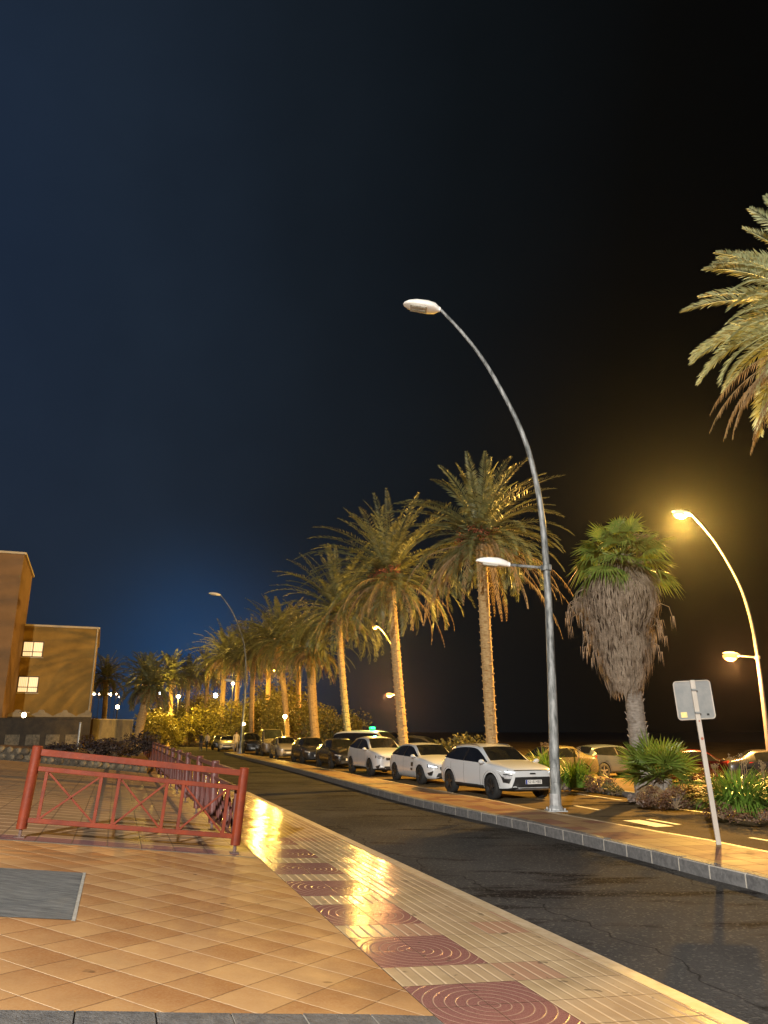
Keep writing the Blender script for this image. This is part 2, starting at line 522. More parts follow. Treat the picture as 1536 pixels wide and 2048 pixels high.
# ------------------------------------------------------------------ mesh building
class MB:
    def __init__(s):
        s.v, s.f, s.m = [], [], []

    def face(s, pts, m=0):
        i = len(s.v)
        s.v += [tuple(p) for p in pts]
        s.f.append(tuple(range(i, i + len(pts))))
        s.m.append(m)

    def box(s, c, sz, ax=None, m=0):
        c = V(c)
        ax = ax or (V((1, 0, 0)), V((0, 1, 0)), V((0, 0, 1)))
        h = [a * (d / 2) for a, d in zip(ax, sz)]
        i = len(s.v)
        for k in range(8):
            s.v.append(tuple(c + h[0] * (1 if k & 1 else -1) + h[1] * (1 if k & 2 else -1) + h[2] * (1 if k & 4 else -1)))
        for q in ((0, 2, 3, 1), (4, 5, 7, 6), (0, 1, 5, 4), (2, 6, 7, 3), (0, 4, 6, 2), (1, 3, 7, 5)):
            s.f.append(tuple(i + a for a in q))
            s.m.append(m)

    def bar(s, a, b, w, h, up=(0, 0, 1), m=0):
        a, b = V(a), V(b)
        d = (b - a)
        L = d.length
        d.normalize()
        up = V(up)
        side = d.cross(up)
        if side.length < 1e-4:
            side = d.cross(V((0, 1, 0)))
        side.normalize()
        u2 = side.cross(d).normalized()
        s.box((a + b) / 2, (L, w, h), (d, side, u2), m)

    def tube(s, pts, rs, n=8, m=0, cap=True):
        pts = [V(p) for p in pts]
        if not isinstance(rs, (list, tuple)):
            rs = [rs] * len(pts)
        i0 = len(s.v)
        prev = None
        for k, p in enumerate(pts):
            t = (pts[min(k + 1, len(pts) - 1)] - pts[max(k - 1, 0)]).normalized()
            if prev is None:
                prev = t.orthogonal().normalized()
            prev = (prev - t * prev.dot(t))
            if prev.length < 1e-6:
                prev = t.orthogonal()
            prev.normalize()
            bt = t.cross(prev)
            for j in range(n):
                a = 2 * math.pi * j / n
                s.v.append(tuple(p + (prev * math.cos(a) + bt * math.sin(a)) * rs[k]))
        for k in range(len(pts) - 1):
            for j in range(n):
                a = i0 + k * n + j
                b_ = i0 + k * n + (j + 1) % n
                s.f.append((a, b_, b_ + n, a + n))
                s.m.append(m)
        if cap:
            s.f.append(tuple(i0 + j for j in reversed(range(n))))
            s.m.append(m)
            e = i0 + (len(pts) - 1) * n
            s.f.append(tuple(e + j for j in range(n)))
            s.m.append(m)

    def lathe(s, prof, n=20, axis='z', c=(0, 0, 0), m=0):
        """prof: list of (r, h)"""
        i0 = len(s.v)
        c = V(c)
        for r, h in prof:
            for j in range(n):
                a = 2 * math.pi * j / n
                p = (r * math.cos(a), r * math.sin(a), h) if axis == 'z' else (r * math.cos(a), h, r * math.sin(a))
                s.v.append(tuple(c + V(p)))
        for k in range(len(prof) - 1):
            for j in range(n):
                a = i0 + k * n + j
                b_ = i0 + k * n + (j + 1) % n
                s.f.append((a, b_, b_ + n, a + n))
                s.m.append(m)

    def ball(s, c, r, sx=1, sy=1, sz=1, nu=10, nv=7, m=0, jit=0.0, rnd=None):
        c = V(c)
        i0 = len(s.v)
        for k in range(nv + 1):
            th = math.pi * k / nv
            for j in range(nu):
                a = 2 * math.pi * j / nu
                d = V((math.sin(th) * math.cos(a) * sx, math.sin(th) * math.sin(a) * sy, math.cos(th) * sz))
                q = r
                if jit:
                    q = r * (1 + jit * (mnoise.noise(d * 2.1 + c * 3.7)))
                s.v.append(tuple(c + d * q))
        for k in range(nv):
            for j in range(nu):
                a = i0 + k * nu + j
                b_ = i0 + k * nu + (j + 1) % nu
                s.f.append((a, a + nu, b_ + nu, b_))
                s.m.append(m)

    def build(s, name, mats, parent=None, smooth=False, bevel=0.0):
        me = bpy.data.meshes.new(name)
        me.from_pydata(s.v, [], s.f)
        if not isinstance(mats, (list, tuple)):
            mats = [mats]
        for x in mats:
            me.materials.append(x)
        me.polygons.foreach_set('material_index', s.m)
        if smooth:
            me.polygons.foreach_set('use_smooth', [True] * len(s.f))
        me.update()
        o = bpy.data.objects.new(name, me)
        COL.objects.link(o)
        if parent is not None:
            o.parent = parent
        if bevel:
            md = o.modifiers.new('edge', 'BEVEL')
            md.width = bevel
            md.segments = 2
            md.limit_method = 'ANGLE'
        return o


def thing(name, label, cat, loc=(0, 0, 0), rz=0.0, group=None):
    o = bpy.data.objects.new(name, None)
    o.empty_display_size = .2
    COL.objects.link(o)
    o.location = loc
    o.rotation_euler = (0, 0, rz)
    o['label'] = label
    o['category'] = cat
    if group:
        o['group'] = group
    return o


def tag(o, label, cat, group=None):
    o['label'] = label
    o['category'] = cat
    if group:
        o['group'] = group
    return o


def struct(o):
    o['kind'] = 'structure'
    return o


def kids(o):
    return list(o.children)


def copy_tree(o, parent=None):
    c = o.copy()
    COL.objects.link(c)
    if parent is not None:
        c.parent = parent
    for k in kids(o):
        copy_tree(k, c)
    return c


# ------------------------------------------------------------------ the setting
def sheet(name, pts, material, thick=None):
    mb = MB()
    mb.face(pts)
    return struct(mb.build(name, material))


def strip(name, s0, s1, cs, material, ds=1.0, drop=None):
    mb = MB()
    n = max(1, int((s1 - s0) / ds))
    for i in range(n):
        a, b_ = s0 + (s1 - s0) * i / n, s0 + (s1 - s0) * (i + 1) / n
        for c0, c1 in zip(cs, cs[1:]):
            mb.face([W(a, c0), W(a, c1), W(b_, c1), W(b_, c0)][::-1])
    return mb


sheet('ground', [(-900, -300, -.62), (900, -300, -.62), (900, 1500, -.62), (-900, 1500, -.62)], M['dark_ground'])

# pavement on the left: kerb edge, grooved tiles
mb = strip('sidewalk', -14, 62, [.16, .8, 1.3, 1.88], None)
struct(mb.build('sidewalk', M['sidewalk']))
mb = strip('sidewalk_kerb', -14, 62, [0.0, .155], None, 76)
for i in range(76):
    a, b_ = -14 + i, -13 + i
    mb.face([W(a, 0), W(b_, 0), W(b_, 0, -.2), W(a, 0, -.2)])
struct(mb.build('sidewalk_kerb', M['edge']))
CS = [1.885, 2.14, 3, 4, 4.9, 6, 7.5, 9, 13]
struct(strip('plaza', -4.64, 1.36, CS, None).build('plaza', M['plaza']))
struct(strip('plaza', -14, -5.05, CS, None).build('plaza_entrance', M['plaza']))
struct(strip('terrace', 1.44, 21.6, CS, None).build('terrace', M['terrace']))
struct(strip('white_border', 1.362, 1.438, [1.885, 2.14, 4.9, 9, 13], None).build('terrace_border_line', M['wall_pale']))
# grey stone edging of the plaza, stone by stone
mb = MB()
c = 1.9
k = 0
rr = random.Random(2)
while c < 9:
    w = .40
    a = [W(-5.04, c), W(-5.04, c + w - .008), W(-4.65, c + w - .008), W(-4.65, c)]
    up = V((0, 0, .006 + rr.uniform(0, .003)))
    mb.face([p + up for p in a][::-1])
    mb.face([a[2] + up, a[3] + up, a[3] - up, a[2] - up])
    c += w
struct(mb.build('plaza_edging', M['kerb']))
struct(strip('edging_bed', -5.05, -4.64, [1.885, 2.14, 4.9, 9, 13], None).build('plaza_edging_bed', M['mortar']))
# grey slab let into the plaza
mb = MB()
for s_ in range(4):
    s0 = -2.63 + s_ * .5125
    mb.face([W(s0, 4.02, .005), W(s0, 4.9, .005), W(s0 + .5125, 4.9, .005), W(s0 + .5125, 4.02, .005)][::-1])
    mb.face([W(s0, 4.9, .005), W(s0, 7.5, .005), W(s0 + .5125, 7.5, .005), W(s0 + .5125, 4.9, .005)][::-1])
struct(mb.build('plaza_slab_paving', M['grey_slate']))
mb = MB()
mb.face([W(-2.66, 3.99, .003), W(-2.66, 4.02, .003), W(-.55, 4.02, .003), W(-.55, 3.99, .003)][::-1])
struct(mb.build('plaza_slab_paving_border', M['mortar']))

# carriageway
BED = [(11.0, -6), (9.9, 8), (9.2, 12), (8.33, 17.28), (7.85, 18.82), (7.63, 21.23), (6.95, 23.11), (6.19, 26.23), (4.9, 29.5), (2.6, 36), (.3, 43), (-5.4, 60), (-12, 80), (-22, 110), (-40, 160)]
pts = [(-120, 160, 0), (-120, -6, 0)] + [(x, y, 0) for x, y in BED]
sheet('road', pts, M['asphalt'])
# traffic island between the two carriageways
ML = [(5.3, 2), (4.95, 7), (4.57, 9.68), (4.29, 10.42), (3.88, 11.88), (3.39, 13.48), (2.56, 15.94), (1.89, 17.51), (.42, 21.5), (-1.58, 28.22), (-4.01, 36.2), (-8, 48.5), (-13.3, 64.5)]
MR = [(7.3, 2), (6.5, 8), (5.6, 11.74), (5.3, 12.82), (4.86, 13.8), (4.23, 15.6), (3.47, 17.51), (2.83, 19.98), (1.55, 23.4), (.26, 27.39), (-1.89, 33.7), (-6.6, 48.5), (-12.6, 64.8)]
MZ = .18


def resample(P, step):
    out = [V((P[0][0], P[0][1], 0))]
    acc = 0
    for a, b_ in zip(P, P[1:]):
        a, b_ = V((a[0], a[1], 0)), V((b_[0], b_[1], 0))
        L = (b_ - a).length
        d = (b_ - a) / L
        pos = step - acc
        while pos <= L:
            out.append(a + d * pos)
            pos += step
        acc = L - (pos - step)
    return out


def offs(P, d):
    """points moved d to the right of travel"""
    out = []
    for i, p in enumerate(P):
        t = (P[min(i + 1, len(P) - 1)] - P[max(i - 1, 0)]).normalized()
        out.append(p + V((t.y, -t.x, 0)) * d)
    return out


def smooth(P, n=2):
    P = [V((x, y, 0)) for x, y in P]
    for _ in range(n):
        Q = [P[0]]
        for a, b_ in zip(P, P[1:]):
            Q += [a * .75 + b_ * .25, a * .25 + b_ * .75]
        Q.append(P[-1])
        P = Q
    return [(p.x, p.y) for p in P]


MLs, MRs = smooth(ML), smooth(MR)
PL = resample(MLs, .62)
inner = offs(PL, .16)
mb = MB()
NN = 90


def at_len(P, f):
    return P[min(int(f * (len(P) - 1) + .5), len(P) - 1)]


Lp = offs(resample(MLs, .3), .15)
Rp = [V((x, y, 0)) for x, y in MRs]
Rr = resample(MRs, .3)
Rr_in = offs(Rr, -.12)


def interp_y(P, y):
    for a, b_ in zip(P, P[1:]):
        if a.y <= y <= b_.y:
            f = (y - a.y) / max(1e-6, b_.y - a.y)
            return a.x + (b_.x - a.x) * f
    return P[-1].x if y > P[-1].y else P[0].x


ys = [2.2 + i * .5 for i in range(125)]
for a, b_ in zip(ys, ys[1:]):
    q = [(interp_y(Lp, a), a, MZ - .004), (interp_y(Rr_in, a), a, MZ - .004), (interp_y(Rr_in, b_), b_, MZ - .004), (interp_y(Lp, b_), b_, MZ - .004)]
    if q[1][0] > q[0][0] and q[2][0] > q[3][0]:
        mb.face(q)
struct(mb.build('traffic_island_pavement', M['median']))
mb = MB()


def kerb_run(mb, P, width, right, z1, gap=.03, mi=0):
    O = offs(P, width if right else -width)
    for a, b_, oa, ob in zip(P, P[1:], O, O[1:]):
        d = (b_ - a).normalized() * gap / 2
        zj = rr.uniform(-.006, .004)
        A, B_, OB, OA = a + d, b_ - d, ob - d, oa + d
        n = (oa - a).normalized() * .02
        lo = [p + V((0, 0, -.05)) for p in (A, B_, OB, OA)]
        mid = [p + V((0, 0, z1 - .025 + zj)) for p in (A, B_)]
        top = [A + n + V((0, 0, z1 + zj)), B_ + n + V((0, 0, z1 + zj)), OB + V((0, 0, z1 + zj)), OA + V((0, 0, z1 + zj))]
        for q in ((lo[0], lo[1], mid[1], mid[0]), (mid[0], mid[1], top[1], top[0]), (top[0], top[1], top[2], top[3]), (lo[3], lo[0], mid[0], top[0], top[3]), (lo[1], lo[2], top[2], top[1], mid[1]), (lo[2], lo[3], top[3], top[2])):
            mb.face(q, mi)


kerb_run(mb, PL, .15, True, MZ)
struct(mb.build('traffic_island_kerb', M['kerb']))
mb = MB()
O1, O2 = offs(PL, .007), offs(PL, .14)
for a, b_, c_, d_ in zip(O1, O1[1:], O2[1:], O2):
    z = V((0, 0, MZ - .009))
    mb.face([a + z, b_ + z, c_ + z, d_ + z])
    mb.face([a - V((0, 0, .05)), b_ - V((0, 0, .05)), b_ + z, a + z])
struct(mb.build('traffic_island_kerb_mortar', M['mortar']))
mb = MB()
kerb_run(mb, resample(MRs, 1.0), .12, False, MZ, .006)
struct(mb.build('traffic_island_lane_kerb', M['edge']))

# second carriageway: its own worn asphalt, 4 mm above the road sheet, and its painted marks
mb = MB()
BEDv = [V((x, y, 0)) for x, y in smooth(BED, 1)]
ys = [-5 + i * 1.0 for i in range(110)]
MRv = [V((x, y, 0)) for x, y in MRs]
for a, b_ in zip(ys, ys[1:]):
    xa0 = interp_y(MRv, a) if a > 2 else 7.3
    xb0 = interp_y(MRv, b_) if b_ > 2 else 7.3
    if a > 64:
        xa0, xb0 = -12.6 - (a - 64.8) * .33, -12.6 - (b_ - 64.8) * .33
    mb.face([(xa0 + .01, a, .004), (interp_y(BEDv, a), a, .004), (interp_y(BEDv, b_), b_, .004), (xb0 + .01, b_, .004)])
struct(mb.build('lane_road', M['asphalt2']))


def paint(name, P, w, z=.009):
    mb = MB()
    P = [V((p[0], p[1], 0)) for p in P]
    A, B_ = offs(P, w / 2), offs(P, -w / 2)
    for a, b_, c_, d_ in zip(A, A[1:], B_[1:], B_):
        u = V((0, 0, z))
        mb.face([d_ + u, c_ + u, b_ + u, a + u][::-1])
    return struct(mb.build(name, M['whiteline']))


paint('road_marking', [G(1140, 1586), G(1243, 1601)], .12)
paint('road_marking', [G(1337, 1616), G(1422, 1627)], .12)
paint('road_marking', [G(1262, 1641), G(1330, 1654)], .42)
paint('road_marking', [G(1296, 1639), G(1358, 1650)], .13)
paint('road_marking', [G(1150, 1612), G(1200, 1621)], .12)
paint('road_marking', [G(1500, 1676), G(1560, 1686)], .12)

# planted bed with its kerb, and the lower car park behind
mb = MB()
bed2 = resample(smooth(BED, 1), .9)
kerb_run(mb, bed2, .16, True, .16, .01)
struct(mb.build('bed_kerb', M['kerb']))
mb = MB()
rr = random.Random(5)
Bi = offs(bed2, .15)
for a, b_ in zip(Bi, Bi[1:]):
    for q in range(5):
        def pt(p, q):
            x = p.x + q * .75
            return V((x, p.y, .10 + (.18 * mnoise.noise(V((x * .9, p.y * .9, 0))) if 0 < q < 5 else 0) + (.08 if 0 < q < 5 else 0)))
        mb.face([pt(a, q), pt(a, q + 1), pt(b_, q + 1), pt(b_, q)])
struct(mb.build('planting_soil', M['soil'], smooth=True))
pts = [(p[0] + 3.9, p[1], -.35) for p in BED] + [(220, 160, -.35), (220, -6, -.35)]
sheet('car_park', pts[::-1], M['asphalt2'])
mb = MB()
for a, b_ in zip(Bi, Bi[1:]):
    o = V((3.75, 0, 0))
    mb.face([a + o + V((0, 0, .1)), b_ + o + V((0, 0, .1)), b_ + o + V((.15, 0, -.36)), a + o + V((.15, 0, -.36))])
struct(mb.build('bed_back_slope_ground', M['soil']))
# upper garden ground on the left behind the terrace
mb = MB()
g0 = [W(21.95, 2.2, -.05), W(21.95, 40, -.05), W(75, 45, -.3), W(75, 2.2, -.15)]
gx = 30
for i in range(gx):
    for j in range(12):
        def gp(i, j):
            a = g0[0].lerp(g0[1], j / 12)
            b_ = g0[3].lerp(g0[2], j / 12)
            p = a.lerp(b_, i / gx)
            c_ = SCof(p.x, p.y)[1]
            return V((p.x, p.y, hc(min(c_, 9)) + .25 * min(1, i / 3.) + .12 * mnoise.noise(p * .5)))
        mb.face([gp(i, j), gp(i, j + 1), gp(i + 1, j + 1), gp(i + 1, j)][::-1])
struct(mb.build('garden_soil_ground', M['soil'], smooth=True))

# ------------------------------------------------------------------ red railing
UPF = (V((0, 0, 1)) + V((-LX, -LY, 0)) * .075).normalized()
ALC = (W(1.69, 4.86) - W(1.69, 2.17)).normalized()


def railing_post(mb_p, mb_f, base, up, h=1.1, w=.13):
    ax1 = V((DX, DY, 0))
    ax1 = (ax1 - up * ax1.dot(up)).normalized()
    ax2 = up.cross(ax1)
    n = 10
    prof = []
    mb_p.tube([base + up * .10, base + up * (h - .012)], [w / 2, w / 2], 12)
    mb_p.tube([base + up * (h - .012), base + up * h], [w / 2 + .002, w / 2 - .008], 12)
    mb_f.tube([base + up * .012, base + up * .105], .022, 8)
    mb_f.box(base + up * .005, (.12, .12, .010), (ax1, ax2, up))


A, B_ = W(1.69, 4.86), W(1.69, 2.17)
t = thing('railing', 'bright red railing panel with three crossed bays across the orange tiled plaza', 'railing', A)
span = B_ - A
up = UPF
for base in (V((0, 0, 0)), span):
    p, f = MB(), MB()
    railing_post(p, f, base, up)
    po = p.build('post', M['red_paint'], t, True)
    md = po.modifiers.new('b', 'EDGE_SPLIT')
    f.build('foot', M['foot'], po)
d = span.normalized()
for nm, hh, w, ht in (('top_rail', 1.025, .06, .082), ('middle_rail', .825, .05, .06), ('bottom_rail', .207, .05, .06)):
    r = MB()
    r.bar(d * .045 + up * hh, span - d * .045 + up * hh, w, ht, up)
    r.build(nm, M['red_paint'], t, bevel=.006)
fr = (.063, .312, .396, .626, .706, .93)
for x in fr:
    r = MB()
    r.bar(span * x + up * .23, span * x + up * .80, .042, .042, d)
    r.build('baluster', M['red_paint'], t, bevel=.004)
for a, b_ in ((0, 1), (2, 3), (4, 5)):
    sdir = d.cross(up).normalized()
    for k in (0, 1):
        xa, xb = (fr[a], fr[b_]) if k == 0 else (fr[b_], fr[a])
        r = MB()
        e = sdir * (.013 if k else -.013)
        r.bar(span * xa + d * (.02 if k == 0 else -.02) + up * .79 + e, span * xb - d * (.02 if k == 0 else -.02) + up * .24 + e, .03, .025, up)
        r.build('brace', M['red_paint'], t, bevel=.003)

# the same railing runs on along the pavement
t = thing('pavement_railing', 'long dull reddish railing running back along the striped pavement', 'railing', W(1.69, 2.17))
o0 = W(1.69, 2.17)
NP = 14
PLN = 2.65
zz = V((0, 0, 1))
dd = V((DX, DY, 0))
side = V((LX, LY, 0))
for k in range(NP):
    base = dd * (PLN * k)
    if k > 0:
        p, f = MB(), MB()
        railing_post(p, f, base, zz)
        po = p.build('post', M['red_greyed_by_light'], t, True)
        po.modifiers.new('b', 'EDGE_SPLIT')
        f.build('foot', M['foot'], po)
    e = dd * (PLN * (k + 1))
    r = MB()
    r.bar(base + dd * .05 + zz * 1.03, e - dd * .05 + zz * 1.03, .06, .065)
    r.build('top_rail', M['red_greyed_by_light'], t, bevel=.006)
    r = MB()
    r.bar(base + dd * .05 + zz * .825, e - dd * .05 + zz * .825, .045, .05)
    r.build('middle_rail', M['red_greyed_by_light'], t, bevel=.006)
    r = MB()
    r.bar(base + dd * .05 + zz * .207, e - dd * .05 + zz * .207, .045, .05)
    for x in fr:
        q = base + dd * (PLN * x)
        r.bar(q + zz * .23, q + zz * .80, .034, .034, dd)
    for a, b_ in ((0, 1), (2, 3), (4, 5)):
        for kk in (0, 1):
            xa, xb = (fr[a], fr[b_]) if kk == 0 else (fr[b_], fr[a])
            ee = side * (.013 if kk else -.013)
            r.bar(base + dd * PLN * xa + zz * .79 + ee, base + dd * PLN * xb + zz * .24 + ee, .03, .025)
    r.build('crossed_panel', M['red_greyed_by_light'], t)
p, f = MB(), MB()
railing_post(p, f, dd * (PLN * NP), zz)
po = p.build('post', M['red_greyed_by_light'], t, True)
f.build('foot', M['foot'], po)

# ------------------------------------------------------------------ street lamps
POLE = [(0, 0), (.04, 1.2), (.08, 2.5), (.12, 4.2), (.13, 5.4), (.10, 6.9), (-.08, 8.2), (-.30, 9.0), (-.56, 9.65), (-.92, 10.45), (-1.30, 11.15), (-1.75, 11.8), (-2.25, 12.4)]


def head_mesh(L=1.0, w=.25, glow_bowl=False):
    """flat cobra-head luminaire pointing to -x, its neck at the origin"""
    up_, lo = MB(), MB()
    st = [(0, .045, .05, .05), (-.06, .085, .07, .06), (-.16, w * .85, .10, .07), (-.35 * L, w, .13, .07), (-.65 * L, w * .98, .125, .06), (-.86 * L, w * .75, .09, .035), (-.97 * L, w * .38, .05, .01), (-L, .02, .02, 0)]
    n = 14
    i0 = len(up_.v)
    for x, hw, zt, zb in st:
        for j in range(n):
            a = 2 * math.pi * j / n
            y = hw * math.copysign(abs(math.cos(a)) ** .7, math.cos(a))
            z = (zt if math.sin(a) > 0 else zb) * math.copysign(abs(math.sin(a)) ** .6, math.sin(a))
            up_.v.append((x, y, z))
    for k in range(len(st) - 1):
        for j in range(n):
            a, b_ = k * n + j, k * n + (j + 1) % n
            up_.f.append((a, b_, b_ + n, a + n))
            up_.m.append(0)
    up_.f.append(tuple(range(n)))
    up_.m.append(0)
    # lens tray underneath
    lo.box((-.58 * L, 0, -.066), (.44 * L, w * 1.25, .03))
    if glow_bowl:  # oversized bowl added so a lit lens shows as a wider glow
        q = [(.25 * math.cos(a), -.075 - .22 * math.sin(a)) for a in [k * math.pi / 12 for k in range(7)]]
        i0 = len(lo.v)
        lo.lathe(q, 16)
        lo.v[i0:] = [(x * 1.35 - .58 * L, y, z) for x, y, z in lo.v[i0:]]
    for i in range(5):
        for j in (-1, 1):
            lo.box((-.58 * L + (i - 2) * .078 * L, j * w * .30, -.084), (.055 * L, w * .40, .012), m=0)
    return up_, lo


SODIUM = (1.0, .56, .10)


def light(name, loc, power, col, r=.12, kind='POINT'):
    ld = bpy.data.lights.new(name, kind)
    ld.energy = power
    ld.color = col
    ld.shadow_soft_size = r
    lo = bpy.data.objects.new(name, ld)
    COL.objects.link(lo)
    lo.location = loc
    return lo


def street_lamp(loc, label, rz=0.0, lit_top=False, lit_low=False, pole='pole', s=1.0, p_top=0, p_low=0, cat='street lamp', lw=1.0, col=None, lens='lens_on', r=.14):
    t = thing('street_lamp', label, cat, loc, rz, 'curved double street lamps')
    mb = MB()
    # smooth the pole polyline
    P = [V((x * s, 0, z * s)) for x, z in POLE]
    for _ in range(2):
        Q = [P[0]]
        for a, b_ in zip(P, P[1:]):
            Q += [a * .75 + b_ * .25, a * .25 + b_ * .75]
        Q.append(P[-1])
        P = Q
    L = len(P)
    rs = [(.122 - .084 * min(1, (q.z / (12.4 * s)) ** .9)) * lw for q in P]
    mb.tube(P, rs, 14)
    po = mb.build('pole', M[pole], t, True)
    bp = MB()
    bp.box((0, 0, .012), (.42, .42, .024))
    for a in (-1, 1):
        for b_ in (-1, 1):
            bp.tube([(a * .16, b_ * .16, .02), (a * .16, b_ * .16, .07)], .018, 6)
    bp.lathe([(.17, .024), (.165, .06), (.13, .12), (.125, .35), (.122, .36)], 14)
    bp.build('base_plate', M['steel'], t)
    dr = MB()
    dr.box((0, -.118 * lw, .75), (.10, .02, .32))
    dr.build('access_door', M[pole], po, bevel=.008)
    ar = MB()
    za = 5.42 * s
    ar.tube([(.12 * s, 0, za - .02), (-.78, 0, za + .06)], .034 * lw, 8)
    ar.lathe([(.125, -.07), (.135, -.06), (.135, .06), (.125, .07)], 12, 'z', (.12 * s, 0, za - .02))
    ar.build('side_arm', M[pole], t)
    tip = P[-1]
    for nm, p0, lit, tilt, LL in (('top_head', tip, lit_top, rad(9), 1.0), ('lower_head', V((-.74, 0, za + .06)), lit_low, rad(6), .82)):
        u_, l_ = head_mesh(LL, .25 if nm == 'top_head' else .17, lit)
        h = u_.build(nm, M['head'], t, True)
        h.location = p0
        h.rotation_euler = (0, tilt, 0)
        le = l_.build('lens', M[lens if nm == 'top_head' else 'lens_on_red'] if lit else M['lens_off'], h)
    mw = Matrix.Translation(V(loc)) @ Matrix.Rotation(rz, 4, 'Z')
    if lit_top:
        light('street_light', mw @ (tip + V((-.58, 0, -.6))), p_top, col or SODIUM, r)
    if lit_low:
        light('sodium_light_low', mw @ V((-1.2, 0, za - .42)), p_low, (1, .42, .12), .1)
    return t


street_lamp((3.75, 17.3, MZ), 'tall unlit grey street lamp rising from the traffic island beside the white crossover')
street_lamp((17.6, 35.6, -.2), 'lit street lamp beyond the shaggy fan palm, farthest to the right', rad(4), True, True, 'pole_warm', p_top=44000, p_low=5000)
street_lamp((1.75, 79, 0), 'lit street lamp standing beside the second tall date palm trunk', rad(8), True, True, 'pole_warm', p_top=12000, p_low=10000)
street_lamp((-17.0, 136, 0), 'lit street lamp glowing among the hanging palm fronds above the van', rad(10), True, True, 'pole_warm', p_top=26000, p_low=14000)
street_lamp((-11.2, 60.5, MZ), 'dark unlit street lamp rising before the yellow lit trees, far along the traffic island', rad(4))
street_lamp((-29.5, 110, 0), 'farthest unlit street lamp arching over the small distant palms', rad(6))
# the lamp that lights the plaza stands behind the photographer
street_lamp((-2.66, -13, .3), 'shorter street lamp with a white lit head behind the photographer', 0, True, False, s=.78, p_top=60000, col=(1.0, .95, .87), lens='globe_white', r=.3)


# ------------------------------------------------------------------ palms
def frond(mb, base, az, el, L, droop, nl, ll, lw, rnd, mi=0, mr=0, side_droop=.25, twist=0.0, seg=12, vshape=.35, stem=.022):
    pts = []
    p = V(base)
    hd = V((math.cos(az), math.sin(az), 0))
    e = el
    side_ = V((-math.sin(az), math.cos(az), 0))
    for k in range(seg + 1):
        pts.append(p.copy())
        f = k / seg
        e = el - droop * (f ** 1.25)
        tdir = hd * math.cos(e) + V((0, 0, math.sin(e))) + side_ * twist * f
        p = p + tdir.normalized() * (L / seg)
    # rachis as a thin three-sided tube
    mb.tube(pts, [stem * (1 - .85 * k / seg) for k in range(seg + 1)], 3, mr, False)
    for k in range(nl):
        f = .10 + .90 * (k + rnd.random() * .6) / nl
        x = f * seg
        i = min(int(x), seg - 1)
        q = pts[i].lerp(pts[i + 1], x - i)
        td = (pts[i + 1] - pts[i]).normalized()
        sd = td.cross(V((0, 0, 1)))
        if sd.length < .15:
            sd = side_.copy()
        sd.normalize()
        nu = sd.cross(td).normalized()
        prof = math.sin(math.pi * min(1, .18 + .80 * f)) ** .6
        l = ll * prof * rnd.uniform(.85, 1.1)
        fw = .45 + .55 * f
        for sg in (-1, 1):
            dr = (sd * sg * (1.15 - .5 * f) + td * fw + nu * (vshape + rnd.uniform(-.12, .12))).normalized()
            tip = q + dr * l - V((0, 0, side_droop * l * rnd.uniform(.6, 1.4)))
            md_ = q + dr * l * .45 - V((0, 0, side_droop * l * .15))
            wv_ = (nu.cross(dr)).normalized() * lw
            if rnd.random() < .5:
                wv_ = (wv_ + nu * lw * .7)
            mb.face([q, md_ + wv_, tip, md_ - wv_], mi)


